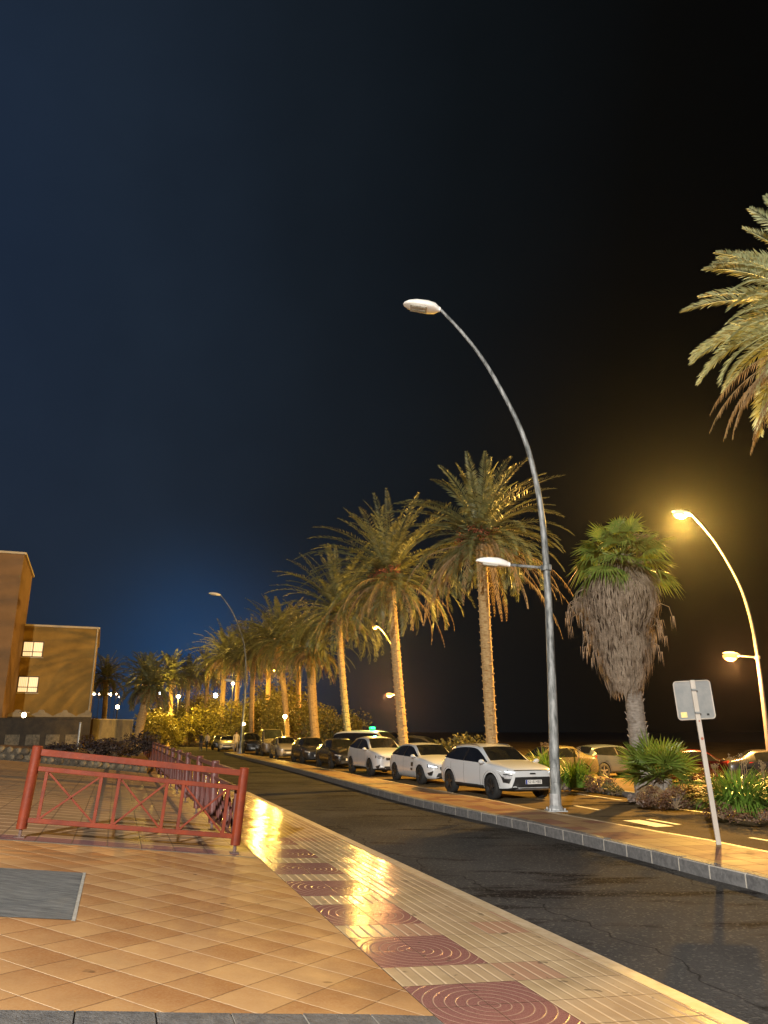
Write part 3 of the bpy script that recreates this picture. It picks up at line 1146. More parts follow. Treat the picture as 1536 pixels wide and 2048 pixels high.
def date_palm(base, top, label, seed, Lf=2.9, nf=62, nl=34, ll=.42, lw=.018, dead=14, trunk_r=.21, kind='frond', fruit=False, az_lim=None, dead_len=(1.8, 3.0), sweep=(0, 0), trunkm='trunk', dead_az=(0, 6.283)):
    rnd = random.Random(seed)
    base, top = V(base), V(top)
    t = thing('palm_tree', label, 'palm tree', base, 0, 'date palms along the street')
    h = top - base
    tr = MB()
    n = 40 if h.z > 3 else 16
    P, Rr_ = [], []
    bow = V((rnd.uniform(-.15, .15), 0, 0))
    for k in range(n + 1):
        f = k / n
        p = h * f + bow * math.sin(math.pi * f)
        ring = (.5 + .5 * math.cos(k * math.pi)) * .05
        r = trunk_r * (1.0 + .35 * max(0, 1 - f * 9) + .18 * max(0, (f - .88) / .12)) * (1 + ring)
        P.append(p)
        Rr_.append(r)
    tr.tube(P, Rr_, 12)
    # cut leaf bases: small wedges spiralling up the trunk
    nb_ = int(h.z * 16)
    for k in range(nb_):
        f = (k + .5) / nb_
        a = k * 2.4
        p = h * f + bow * math.sin(math.pi * f)
        d_ = V((math.cos(a), math.sin(a), .9)).normalized()
        r = trunk_r * (1 + .18 * max(0, (f - .88) / .12))
        q = p + V((math.cos(a), math.sin(a), 0)) * r * .93
        tr.bar(q, q + d_ * .075, .13, .03, (0, 0, 1))
    tr.build('trunk', M[trunkm], t, False)
    cr = MB()
    bse = h
    for k in range(nf):
        f = (k + .5) / nf
        az = k * 2.39996 + rnd.uniform(-.25, .25)
        if az_lim and False:
            pass
        el = rad(86 - 112 * f ** .85 + rnd.uniform(-8, 8))
        L = Lf * rnd.uniform(.85, 1.08) * (.72 + .28 * math.sin(math.pi * min(1, f * .9 + .15)))
        droop = rad(34 + 62 * f + rnd.uniform(-14, 20))
        b_ = bse + V((math.cos(az), math.sin(az), 0)) * trunk_r * .5 + V((0, 0, .35 * (1 - f)))
        frond(cr, b_, az, el, L, droop, nl, ll, lw, rnd, 0, 0, .22, rnd.uniform(-.25, .25) + sweep[0] * math.sin(az + sweep[1]))
    cr.build('crown', M[kind], t)
    if dead:
        dd_ = MB()
        for k in range(dead):
            az = rnd.uniform(*dead_az)
            el = rad(rnd.uniform(-35, 5))
            L = rnd.uniform(*dead_len)
            b_ = bse + V((math.cos(az), math.sin(az), 0)) * trunk_r * .7 - V((0, 0, rnd.uniform(0, .35)))
            frond(dd_, b_, az, el, L, rad(rnd.uniform(62, 100)) + el * .6, int(nl * .7), ll * .45, lw * .8, rnd, 0, 0, .8, 0, 12, 0, .026)
        # cut stalks just below the crown
        for k in range(26):
            a = rnd.uniform(0, 6.28)
            q = bse + V((math.cos(a), math.sin(a), 0)) * trunk_r * .9 + V((0, 0, rnd.uniform(-.55, .25)))
            e_ = rnd.uniform(-.5, .9)
            d_ = V((math.cos(a), math.sin(a), e_)).normalized()
            dd_.tube([q, q + d_ * rnd.uniform(.3, .7)], [.035, .015], 4)
        dd_.build('dry_fronds', M['dry'], t)
    if fruit:
        for k in range(7):
            fm = MB()
            a = rnd.uniform(2.6, 5.2)
            q = bse + V((math.cos(a) * .75, math.sin(a) * .75, rnd.uniform(.1, .55)))
            fm.tube([bse + V((0, 0, .3)), q + V((0, 0, .25)), q], .012, 4)
            for j in range(34):
                o = V((rnd.gauss(0, .13), rnd.gauss(0, .13), rnd.uniform(-.35, .12)))
                fm.ball(q + o, .032, 1, 1, 1.4, 5, 4)
            fm.build('date_bunch', M['dates'], t)
    return t


def palm_at(bx, by, cx, cy, tdist, zb, label, seed, **k):
    """trunk foot under pixel bx, crown centre at pixel (cx, cy), tdist metres deep"""
    top = AT(cx, cy, tdist)
    rb = ray(bx, by)
    tt = top.y / rb.y
    base = V((rb.x * tt, top.y, zb))
    return date_palm(base, top, label, seed, **k)


palm_at(985, 1480, 962, 1084, 29.5, .1, 'tallest date palm with an orange lit trunk behind the white crossover', 11, Lf=3.95, nf=92, nl=44, ll=.46, dead=34, trunk_r=.205, fruit=True, dead_len=(3.0, 4.8))
palm_at(811, 1480, 780, 1160, 36.5, .1, 'tall date palm with a pale straight trunk behind the white taxi', 12, Lf=4.7, nf=104, nl=38, ll=.48, lw=.02, dead=20, trunk_r=.22, fruit=True, dead_len=(3.0, 4.6))
palm_at(703, 1460, 676, 1228, 45.5, .1, 'tall slim date palm in shadow between two bigger palms', 13, Lf=5.0, nf=92, nl=32, ll=.5, lw=.024, dead=10, trunk_r=.2)
palm_at(636, 1470, 622, 1300, 54, .1, 'squat thick trunked date palm with ragged stalks behind the black cars', 14, Lf=4.2, nf=74, nl=28, ll=.45, lw=.026, dead=36, trunk_r=.31, dead_len=(1.5, 3.6))
palm_at(577, 1470, 556, 1285, 62, .1, 'date palm with a glowing yellow trunk behind the parked van', 15, Lf=4.6, nf=88, nl=28, ll=.55, lw=.036, dead=22, trunk_r=.22, dead_len=(2, 4))
palm_at(443, 1470, 450, 1318, 86, .1, 'yellow trunked date palm behind the cream car, far down the street', 16, Lf=4.8, nf=84, nl=24, ll=.55, lw=.04, dead=24, trunk_r=.26, dead_len=(2.5, 4.5))
palm_at(372, 1470, 378, 1352, 98, .1, 'small distant date palm beneath the farthest arching lamp', 17, Lf=3.6, nf=52, nl=20, ll=.55, lw=.05, dead=16, trunk_r=.26, dead_len=(2, 4))
palm_at(276, 1455, 300, 1375, 55, .6, 'broad drooping date palm at the end of the side railing', 18, Lf=3.0, nf=70, nl=26, ll=.42, lw=.03, dead=18, trunk_r=.3, dead_len=(1.2, 2.4))
palm_at(292, 1450, 292, 1350, 88, .5, 'date palm crown rising behind the broad drooping palm', 19, Lf=3.4, nf=46, nl=20, ll=.5, lw=.05, dead=8, trunk_r=.26)
palm_at(206, 1440, 212, 1360, 72, .8, 'dark date palm silhouette just beside the yellow building', 20, Lf=2.9, nf=50, nl=22, ll=.45, lw=.04, dead=6, trunk_r=.22)
palm_at(505, 1470, 508, 1312, 70, .1, 'date palm with long hanging fronds between the yellow trunks', 21, Lf=4.2, nf=74, nl=24, ll=.5, lw=.035, dead=26, trunk_r=.22, dead_len=(2, 4.5))
palm_at(405, 1470, 415, 1345, 105, .1, 'distant date palm right above the pedestrians', 22, Lf=4.6, nf=66, nl=20, ll=.55, lw=.05, dead=24, trunk_r=.26, dead_len=(3, 5))
palm_at(338, 1470, 342, 1352, 92, .1, 'distant date palm right of the broad drooping palm', 23, Lf=3.8, nf=60, nl=20, ll=.55, lw=.05, dead=18, trunk_r=.25, dead_len=(2, 4))
palm_at(468, 1470, 478, 1308, 92, .1, 'distant date palm behind the dark lamp pole', 24, Lf=4.4, nf=66, nl=20, ll=.55, lw=.05, dead=26, trunk_r=.25, dead_len=(3, 5))
palm_at(600, 1470, 596, 1282, 76, .1, 'date palm in shadow right of the glowing yellow trunk', 25, Lf=4.2, nf=66, nl=22, ll=.55, lw=.045, dead=26, trunk_r=.24, dead_len=(3, 5))
palm_at(532, 1470, 538, 1292, 84, .1, 'distant date palm directly above the parked van', 26, Lf=4.2, nf=66, nl=22, ll=.55, lw=.045, dead=26, trunk_r=.24, dead_len=(3, 5))
# the big palm whose crown leans in at the right edge
date_palm((11.6, 16.6, .1), (11.5, 16.2, 11.4), 'big pale green date palm reaching in high at the right edge', 31, Lf=3.8, nf=150, nl=84, ll=.52, lw=.015, dead=18, trunk_r=.23, kind='frond_blue', dead_len=(3.3, 4.3), dead_az=(2.2, 4.2))


# fan palms
def fan_leaf(mb, base, dr, pet, R_, nseg, spread, rnd, droop=.25, mi=0, w=.9):
    dr = V(dr).normalized()
    hub = V(base) + dr * pet - V((0, 0, .06 * pet))
    mb.tube([V(base), (V(base) + hub) / 2 + V((0, 0, .04 * pet)), hub], [.018, .014, .01], 4, mi, False)
    sd = dr.cross(V((0, 0, 1)))
    if sd.length < .1:
        sd = V((1, 0, 0))
    sd.normalize()
    nu = sd.cross(dr).normalized()
    roll = rnd.uniform(-.5, .5)
    sd, nu = sd * math.cos(roll) + nu * math.sin(roll), nu * math.cos(roll) - sd * math.sin(roll)
    for k in range(nseg):
        a = (k / (nseg - 1) - .5) * spread
        d_ = (dr * math.cos(a) + sd * math.sin(a)).normalized()
        l = R_ * (1 - .25 * abs(a) / (spread / 2)) * rnd.uniform(.92, 1.05)
        wv_ = nu.cross(d_).normalized() * (R_ * spread / nseg * .32 * w) + nu * .012 * (1 if k % 2 else -1)
        m1 = hub + d_ * l * .55 - V((0, 0, droop * l * .12))
        tip = hub + d_ * l - V((0, 0, droop * l * rnd.uniform(.5, 1.3)))
        mb.face([hub, m1 + wv_, tip, m1 - wv_], mi)


def fan_palm():
    rnd = random.Random(5)
    T_ = 21.2
    foot = AT(1282, 1520, T_)
    base = V((foot.x, foot.y, .12))
    t = thing('fan_palm', 'shaggy fan palm with green crown over a thick skirt of dead leaves', 'palm tree', base)
    yb = base.y

    def onp(px, py):
        r = ray(px, py)
        tt = yb / r.y
        return V((r.x * tt, 0, r.z * tt + H)) - V((base.x, 0, base.z))
    ax = [onp(1282, 1520), onp(1268, 1400), onp(1252, 1300), onp(1243, 1200), onp(1243, 1110)]
    tr = MB()
    P = []
    for a, b_ in zip(ax, ax[1:]):
        for k in range(10):
            P.append(a.lerp(b_, k / 10))
    P.append(ax[-1])
    P[0].z = -.1
    tr.tube(P, [.235 * (1.12 - .25 * k / len(P)) * (1.05 if k % 2 else .97) for k in range(len(P))], 14)
    for k in range(70):
        f = rnd.uniform(0, .48) * (len(P) - 1)
        i = int(f)
        q = P[i].lerp(P[i + 1], f - i)
        a = k * 2.4
        tr.bar(q + V((math.cos(a), math.sin(a), 0)) * .19, q + V((math.cos(a), math.sin(a), .55)) * .30, .07, .02)
    tr.build('trunk', M['trunk_grey'], t)
    # skirt of dead leaves: overlapping hanging strips on a barrel
    rows = [(1366, 1250, .36), (1350, 1250, .60), (1318, 1249, .74), (1285, 1247, .76), (1262, 1244, .90), (1232, 1240, 1.14), (1200, 1237, 1.22), (1172, 1240, 1.10), (1145, 1243, .75), (1115, 1243, .4)]
    prof = []
    for py, px, r in rows:
        p = onp(px, py)
        prof.append((p, r))
    sk = MB()

    def at_prof(f):
        x = f * (len(prof) - 1)
        i = min(int(x), len(prof) - 2)
        return prof[i][0].lerp(prof[i + 1][0], x - i), prof[i][1] + (prof[i + 1][1] - prof[i][1]) * (x - i)
    # inner body
    i0 = 0
    nn = 28
    for k in range(19):
        c_, r = at_prof(k / 18)
        for j in range(nn):
            a = 2 * math.pi * j / nn
            q = .72 + .3 * mnoise.noise(V((math.cos(a) * 2.5, math.sin(a) * 2.5, k * .35)))
            sk.v.append(tuple(c_ + V((math.cos(a), math.sin(a), 0)) * r * q))
    for k in range(18):
        for j in range(nn):
            a, b_ = k * nn + j, k * nn + (j + 1) % nn
            sk.f.append((a, b_, b_ + nn, a + nn))
            sk.m.append(1)
    for k in range(4200):
        f = rnd.random() ** .85
        c_, r = at_prof(f)
        a = rnd.uniform(0, 2 * math.pi)
        lump = .92 + .34 * mnoise.noise(V((math.cos(a) * 2.6, math.sin(a) * 2.6, f * 6)))
        q = c_ + V((math.cos(a), math.sin(a), 0)) * r * lump * rnd.uniform(.88, 1.05)
        c2, r2 = at_prof(max(0, f - .12))
        L = rnd.uniform(.25, .6)
        out = V((math.cos(a), math.sin(a), 0))
        tip = q + V((0, 0, -L)) + out * ((r2 - r) * .7 + rnd.uniform(-.02, .10)) + V((-out.y, out.x, 0)) * rnd.uniform(-.10, .10)
        wv_ = V((-out.y, out.x, 0)) * rnd.uniform(.008, .034)
        md_ = q.lerp(tip, .5) + out * rnd.uniform(0, .05)
        sk.face([q, md_ + wv_, tip, md_ - wv_])
    # stray curling stalks
    for k in range(96):
        a = rnd.uniform(0, 2 * math.pi)
        f = rnd.uniform(.25, .95)
        c_, r = at_prof(f)
        out = V((math.cos(a), math.sin(a), 0))
        q = c_ + out * r * .8
        L = rnd.uniform(.3, .62)
        P2 = [q, q + out * L * .5 + V((0, 0, .14)), q + out * L * .9 + V((0, 0, .02)), q + out * L * 1.02 - V((0, 0, L * .55)), q + out * L * .98 - V((0, 0, L * 1.1))]
        sk.tube(P2, [.014, .012, .01, .007, .004], 4, 0, False)
        for j in range(5):
            b_ = P2[3] + V((rnd.uniform(-.08, .08), rnd.uniform(-.08, .08), 0))
            sk.face([b_ + V((.008, 0, .05)), b_ - V((.008, 0, -.05)), b_ + V((rnd.uniform(-.06, .06), 0, -rnd.uniform(.2, .45)))])
    sk.build('leaf_skirt', [M['skirt'], M['skirt_core']], t)
    cr = MB()
    hub = onp(1245, 1122)
    for k in range(50):
        az = k * 2.4 + rnd.uniform(-.4, .4)
        f = (k + .5) / 50
        el = rad(86 - 120 * f ** .8 + rnd.uniform(-8, 8))
        d_ = V((math.cos(az) * math.cos(el), math.sin(az) * math.cos(el), math.sin(el)))
        fan_leaf(cr, hub + V((math.cos(az), math.sin(az), 0)) * .12 + V((0, 0, .2 * (1 - f))), d_, rnd.uniform(.45, .8) + .25 * f, rnd.uniform(.7, 1.05), 24, rad(rnd.uniform(120, 210)), rnd, rnd.uniform(.2, .6))
    cr.build('crown', M['fan'], t)
    fl = MB()
    for k in range(9):
        az = rnd.uniform(-.9, 1.2)
        d_ = V((math.cos(az), -math.sin(az) * .6, .35))
        p0 = hub + V((0, 0, .25))
        P2 = [p0, p0 + d_ * .7 + V((0, 0, .25)), p0 + d_ * 1.15, p0 + d_ * 1.3 - V((0, 0, .4))]
        fl.tube(P2, [.02, .015, .01, .006], 4, 0, False)
        for j in range(60):
            q = P2[1].lerp(P2[2], rnd.random()) + V((rnd.gauss(0, .08), rnd.gauss(0, .08), rnd.uniform(-.3, .05)))
            fl.ball(q, .014, 1, 1, 1, 4, 3)
    fl.build('flower_stalks', M['dry'], t)
    return t


fan_palm()


def fan_bush(loc, label, R_=.8, seed=3, n=26):
    rnd = random.Random(seed)
    t = thing('dwarf_fan_palm', label, 'dwarf palm', loc)
    st = MB()
    for k in range(5):
        a = k * 1.26
        q = V((math.cos(a) * .16, math.sin(a) * .16, -.1))
        st.tube([q, q + V((math.cos(a) * .1, math.sin(a) * .1, .55))], [.12, .07], 7)
    st.build('stem', M['trunk_grey'], t)
    lf = MB()
    for k in range(n):
        az = k * 2.4 + rnd.uniform(-.3, .3)
        f = (k + .5) / n
        el = rad(80 - 80 * f + rnd.uniform(-8, 8))
        d_ = V((math.cos(az) * math.cos(el), math.sin(az) * math.cos(el), math.sin(el)))
        fan_leaf(lf, V((math.cos(az) * .1, math.sin(az) * .1, .45)), d_, rnd.uniform(.35, .6) * R_, rnd.uniform(.55, .78) * R_, 22, rad(190), rnd, .12, 0, .6)
    lf.build('leaves', M['fan_bush'], t)
    dr = MB()
    for k in range(10):
        az = rnd.uniform(0, 6.28)
        d_ = V((math.cos(az), math.sin(az), -.75))
        fan_leaf(dr, V((math.cos(az) * .1, math.sin(az) * .1, .5)), d_, .3 * R_, .5 * R_, 14, rad(110), rnd, .3, 0, .9)
    dr.build('dry_leaves', M['dry'], t)
    return t


p = G(1318, 1592, .15)
fan_bush((p.x + .15, p.y + .2, .15), 'bushy green dwarf fan palm at the foot of the shaggy palm', 1.12, 3, 34)


# strap-leaved clumps, shrubs, rocks
def strap_clump(loc, label, R_=.75, n=150, seed=1, hgt=.75):
    rnd = random.Random(seed)
    t = thing('strap_leaf_plant', label, 'plant', loc, 0, 'strap leaved clumps in the bed')
    lf = MB()
    for k in range(n):
        a = rnd.uniform(0, 6.283)
        r0 = rnd.uniform(0, .45) * R_
        lean = rnd.uniform(.05, 1.0)
        q = V((math.cos(a) * r0, math.sin(a) * r0, 0))
        a2 = a + rnd.uniform(-.7, .7)
        out = V((math.cos(a2), math.sin(a2), 0))
        L = hgt * rnd.uniform(.75, 1.2)
        P = []
        p_ = q.copy()
        e = rad(88 - 40 * lean)
        for j in range(6):
            P.append(p_.copy())
            p_ += (out * math.cos(e) + V((0, 0, math.sin(e)))) * L / 5
            e -= rad(8 + 20 * lean)
        w = rnd.uniform(.018, .032)
        sd = V((-out.y, out.x, 0))
        for j in range(5):
            w0 = w * (1 - (j / 5) ** 2 * .9)
            w1 = w * (1 - ((j + 1) / 5) ** 2 * .95)
            lf.face([P[j] - sd * w0, P[j] + sd * w0, P[j + 1] + sd * w1, P[j + 1] - sd * w1])
    lf.build('leaves', M['strap'], t)
    st = MB()
    for k in range(4):
        a = rnd.uniform(0, 6.28)
        q = V((math.cos(a) * .2 * R_, math.sin(a) * .2 * R_, 0))
        hh = hgt * rnd.uniform(1.0, 1.18)
        st.tube([q, q + V((.05, 0, hh))], [.01, .007], 5)
        for j in range(16):
            st.ball(q + V((.05, 0, hh)) + V((rnd.gauss(0, .035), rnd.gauss(0, .035), rnd.gauss(0, .03))), .012, 1, 1, 1.3, 4, 3)
    st.build('seed_heads', M['dry'], t)
    return t


def shrub(loc, label, R_=.6, hgt=.7, n=900, seed=1, m='shrub', leaf=.05, name='shrub', cat='shrub', trunk=.0, group='low shrubs in the bed', tip=False):
    rnd = random.Random(seed)
    t = thing(name, label, cat, loc, 0, group)
    lf = MB()
    wd = MB()
    clumps = []
    for k in range(max(7, int(8 + hgt * 6))):
        a = rnd.uniform(0, 6.283)
        rr_ = math.sqrt(rnd.random()) * R_ * .8
        z = trunk + hgt * (.12 + .75 * rnd.random() * (1 - .5 * rr_ / R_))
        c_ = V((math.cos(a) * rr_, math.sin(a) * rr_, z))
        clumps.append((c_, R_ * rnd.uniform(.26, .46)))
        wd.tube([V((0, 0, trunk * .6)), V((c_.x * .4, c_.y * .4, trunk + (z - trunk) * .5)), c_], [.05 * R_, .03 * R_, .01], 5)
    if trunk:
        wd.tube([V((0, 0, -.1)), V((.03, 0, trunk * .7))], [.09 * R_ + .05, .05 * R_ + .03], 8)
    for k in range(n):
        c_, r = rnd.choice(clumps)
        d_ = V((rnd.gauss(0, 1), rnd.gauss(0, 1), rnd.gauss(0, 1))).normalized()
        q = c_ + V((d_.x, d_.y, d_.z * .8)) * r * rnd.random() ** .4
        if q.z < .01:
            q.z = rnd.uniform(.02, .2)
        l = leaf * rnd.uniform(.7, 1.5)
        a = V((rnd.gauss(0, 1), rnd.gauss(0, 1), rnd.gauss(0, .7))).normalized()
        b_ = a.orthogonal().normalized()
        ro = rnd.uniform(0, 6.28)
        b_ = (b_ * math.cos(ro) + a.cross(b_) * math.sin(ro))
        lf.face([q, q + a * l * .5 + b_ * l * .28, q + a * l, q + a * l * .5 - b_ * l * .28])
    wd.build('branches' if not trunk else 'trunk', M['bark'], t)
    lf.build('leaves' if not trunk else 'crown', M[m], t)
    return t


def onbed(px, py, z=.15):
    return G(px, py, z)


strap_clump(onbed(1480, 1622), 'large green strap leaved clump in the bed right of the sign post', 1.0, 460, 1, 1.0)
strap_clump(onbed(1545, 1618), 'green strap leaved clump at the far right end of the bed', .85, 300, 2, .9)
strap_clump(onbed(1152, 1574), 'green strap leaved clump in the bed just right of the grey lamp pole', .9, 360, 3, 1.0)
strap_clump(onbed(1092, 1556), 'green strap leaved clump showing over the crossover bonnet', .85, 300, 4, 1.1)
strap_clump(onbed(1430, 1592), 'strap leaved clump half hidden behind the sign post', .6, 110, 6, .7)
shrub(onbed(1200, 1584), 'dry reddish shrub at the bed kerb left of the dwarf fan palm', .42, .62, 800, 11, 'shrub_red', .055)
shrub(onbed(1225, 1590), 'small green shrub close to the dwarf fan palm trunk', .30, .5, 500, 12, 'shrub', .05)
shrub(onbed(1400, 1614), 'brownish shrub behind the sign post beside the strap leaves', .52, .75, 1100, 13, 'shrub', .05)
shrub(onbed(1352, 1616), 'dull green shrub in front of the dwarf fan palm', .5, .55, 900, 14, 'shrub_red', .05)
shrub(onbed(1302, 1612), 'greyish dry shrub spilling onto the kerb below the dwarf fan palm', .42, .5, 800, 15, 'shrub_red', .05)
shrub(onbed(1446, 1636), 'low reddish ground shrub under the large strap leaves', .42, .28, 500, 16, 'shrub_red', .04)
shrub(onbed(1515, 1644), 'low dry shrub on the kerb at the right edge', .5, .25, 500, 17, 'shrub_red', .04)


def rock(loc, r, label, seed):
    mb = MB()
    mb.ball((0, 0, r * .3), r, 1.15, .85, .75, 14, 10, 0, .6)
    o = mb.build('rock', M['rockA'])
    o.location = loc
    o.rotation_euler = (0, 0, seed)
    return tag(o, label, 'rock', 'rocks along the bed kerb')


rock(onbed(1135, 1574), .2, 'brown rock beside the lamp pole at the bed corner', 1)
rock(onbed(1118, 1574), .2, 'smaller brown rock nearest the lamp pole', 2)
rock(onbed(1288, 1608), .15, 'brown rock below the dwarf fan palm on the bed edge', 3)
rock(onbed(1263, 1599), .12, 'brown rock between the dry shrubs of the bed', 4)

# trees and bushes beyond the cars
def bush_at(px, py_base, tdist, Rm, hm, label, seed, m='treeleaf', trunk=1.0, n=2200, leaf=.2):
    r = ray(px, py_base) * tdist
    return shrub((r.x, r.y, .05), label, Rm, hm, n, seed, m, leaf, 'tree', 'tree', trunk, 'bushy trees behind the parked cars')


bush_at(915, 1500, 33, 1.15, 1.55, 'small olive green bush between the two tall palm trunks', 41, 'shrub', .5, 1500, .13)
bush_at(672, 1470, 54, 2.6, 3.6, 'dark bushy tree behind the black cars left of the slim palm trunk', 42, 'shrub', .3, 4600, .2)
bush_at(605, 1470, 66, 3.4, 5.0, 'lit bushy tree right of the glowing palm trunk', 43, 'treeleaf', .3, 5200, .24)
bush_at(535, 1470, 74, 4.0, 6.2, 'big yellow lit tree behind the parked van', 44, 'treeleaf', .3, 7000, .27)
bush_at(478, 1470, 84, 3.8, 5.8, 'yellow lit tree behind the dark lamp pole', 45, 'treeleaf', .3, 6500, .28)
bush_at(418, 1470, 92, 4.2, 6.0, 'yellow lit tree behind the walking people', 46, 'treeleaf', .3, 6500, .28)
bush_at(352, 1470, 100, 4.6, 6.6, 'yellow lit tree left of the far lamp pole', 47, 'treeleaf', .3, 7000, .3)
bush_at(312, 1472, 84, 3.2, 4.6, 'dim leafy tree beside the broad drooping palm', 48, 'treeleaf', .3, 4600, .26)
bush_at(560, 1470, 96, 4.0, 8.0, 'tall leafy tree farthest behind the van', 49, 'treeleaf', 2.0, 3600, .38)
bush_at(390, 1470, 125, 4.5, 8.5, 'tall leafy tree at the far end of the street', 50, 'treeleaf', 2.0, 3600, .42)
bush_at(200, 1445, 76, 1.6, 2.8, 'dark round shrub by the corner of the yellow building', 51, 'hedge', .8, 1500, .18)

# ------------------------------------------------------------------ sign on its post
foot = V((5.1, 12.35, MZ))
t = thing('traffic_sign', 'square traffic sign on a leaning pale post, seen from behind', 'traffic sign', foot)


def on_y(px, py, y):
    r = ray(px, py)
    tt = y / r.y
    return V((r.x * tt, y, r.z * tt + H))


topp = on_y(1384, 1360, foot.y) - foot
ft = on_y(1438, 1690, foot.y) - foot
ft.z = 0
mb = MB()
mb.bar(ft + V((0, 0, -.05)), topp, .075, .04, (0, 1, 0))
mb.build('post', M['sign_pole'], t, bevel=.008)
mb = MB()
axu = (topp - ft).normalized()
axr = V((1, 0, .0)) - axu * axu.x
axr.normalize()
axn = axr.cross(axu)
pc = topp - axu * .315 + V((0, .05, 0))


def rrect(mb, c, ax, ay, w, h, r, th, an, m=0):
    P = []
    for cx, cy, a0 in ((w / 2 - r, h / 2 - r, 0), (-w / 2 + r, h / 2 - r, 90), (-w / 2 + r, -h / 2 + r, 180), (w / 2 - r, -h / 2 + r, 270)):
        for k in range(5):
            a = rad(a0 + k * 22.5)
            P.append(c + ax * (cx + r * math.cos(a)) + ay * (cy + r * math.sin(a)))
    Q = [p_ + an * th for p_ in P]
    n = len(P)
    mb.face(P[::-1], m)
    mb.face(Q, m)
    for k in range(n):
        mb.face([P[k], P[(k + 1) % n], Q[(k + 1) % n], Q[k]], m)
    return P


rrect(mb, pc, axr, axu, .60, .60, .05, .004, V((0, 1, 0)))
pan = mb.build('panel', M['sign_back'], t)
mb = MB()
P = rrect(MB(), pc, axr, axu, .60, .60, .05, .004, V((0, 1, 0)))
mb.tube([p_ + V((0, -.006, 0)) for p_ in P] + [P[0] + V((0, -.006, 0))], .010, 5)
mb.build('rim', M['sign_pole'], pan)
mb = MB()
rrect(mb, pc + axr * -.20 - axu * .225 + V((0, -.004, 0)), axr, axu, .10, .085, .006, .002, V((0, 1, 0)))
mb.build('sticker', M['sticker'], t)
mb = MB()
mb.box(pc + axr * .19 - axu * .235 + V((0, -.003, 0)), (.04, .003, .03), (axr, V((0, 1, 0)), axu))
mb.build('stamp', M['ink'], t)
mb = MB()
for dz in (.16, -.2):
    mb.box(pc + axu * dz + V((0, -.075, 0)), (.085, .05, .03), (axr, V((0, 1, 0)), axu))
mb.build('clamp', M['sign_back'], t)
mb = MB()
q = ft.lerp(topp, .63) + V((0, -.024, 0))
mb.tube([q, q + V((0, -.004, 0))], .022, 10)
mb.tube([q + axu * .27, q + axu * .27 + V((0, -.004, 0))], .014, 10)
mb.build('rust_mark', M['rust'], t)

# ------------------------------------------------------------------ low walls and garden on the left
t = thing('low_stone_wall', 'low rubble stone wall along the back of the striped terrace', 'wall', W(21.75, 2.6))
mb, mo = MB(), MB()
o0 = W(21.75, 2.6)
rnd = random.Random(4)
c = 2.6
while c < 13:
    for k in range(2):
        z0 = k * .22
        wdt = rnd.uniform(.22, .4)
        ctr = W(21.7 + rnd.uniform(-.02, .02), c + wdt / 2 + k * .1, z0 + .13) - o0
        mb.ball(ctr, .5, wdt * 1.0, .24, .26, 9, 6, rnd.choice((0, 0, 1)), .35)
    c += .27
mb.build('stones', [M['rubble'], M['rubble2']], t, True)
for c0, c1 in ((2.6, 4.9), (4.9, 9), (9, 13)):
    a, b_ = W(21.8, c0) - o0, W(21.8, c1) - o0
    mo.bar(a + V((0, 0, .20)), b_ + V((0, 0, .20)), .3, .44)
mo.build('core', M['rubble2'], t)

# darker panelled garden wall behind
def wall_seg(name, label, a, b_, z0, z1, th, m, cop=None, panels=0):
    t = thing(name, label, 'wall', (a[0], a[1], z0))
    A = V((0, 0, 0))
    Bv = V((b_[0] - a[0], b_[1] - a[1], 0))
    mb = MB()
    h = z1 - z0
    mb.bar(A + V((0, 0, h / 2)), Bv + V((0, 0, h / 2)), th, h)
    mb.build('wall_body', m, t)
    if cop:
        mb = MB()
        mb.bar(A + V((0, 0, h + .03)), Bv + V((0, 0, h + .03)), th + .10, .06)
        mb.build('coping', cop, t)
    if panels:
        d_ = Bv.normalized()
        nrm = V((d_.y, -d_.x, 0))
        if nrm.y > 0:
            nrm = -nrm
        for k in range(panels):
            q = Bv * ((k + .5) / panels) + nrm * (th / 2 + .01)
            mb = MB()
            mb.box(q + V((0, 0, h * .33)), (Bv.length / panels * .7, .03, h * .34), (d_, nrm, V((0, 0, 1))))
            mb.build('stone_panel', M['rubble'], t)
    return t


pA, pB = AT(-80, 1455, 37), AT(163, 1462, 40)
wall_seg('garden_wall', 'dark garden wall with rough stone panels below the yellow building', (pA.x, pA.y), (pB.x, pB.y), .9, 2.45, .35, M['wall_dark'], M['wall_dark'], 6)
p0 = AT(157, 1480, 36)
mb = MB()
mb.tube([(0, 0, 0), (0, 0, 1.25)], .05, 8)
mb.ball((0, 0, 1.27), .06, 1, 1, 1, 8, 6)
o = mb.build('garden_post', M['steel'])
o.location = (p0.x, p0.y, .95)
tag(o, 'thin dark metal post at the end of the garden wall', 'post')
for i, (px, py, td, R_, hh, lb) in enumerate([(190, 1490, 34, .95, 1.05, 'dark hedge shrub right of the thin garden post'), (232, 1496, 34, 1.0, 1.0, 'dark hedge shrub above the middle of the stone wall'), (275, 1500, 35, 1.1, 1.2, 'dark reddish shrub where the stone wall meets the railing'), (120, 1486, 35, .8, .55, 'low dark shrub left of the thin garden post')]):
    r = AT(px, py, td)
    shrub((r.x, r.y, .75), lb, R_, hh, 1300, 60 + i, 'hedge', .11, 'hedge_shrub', 'shrub', 0, 'dark shrubs above the stone wall')
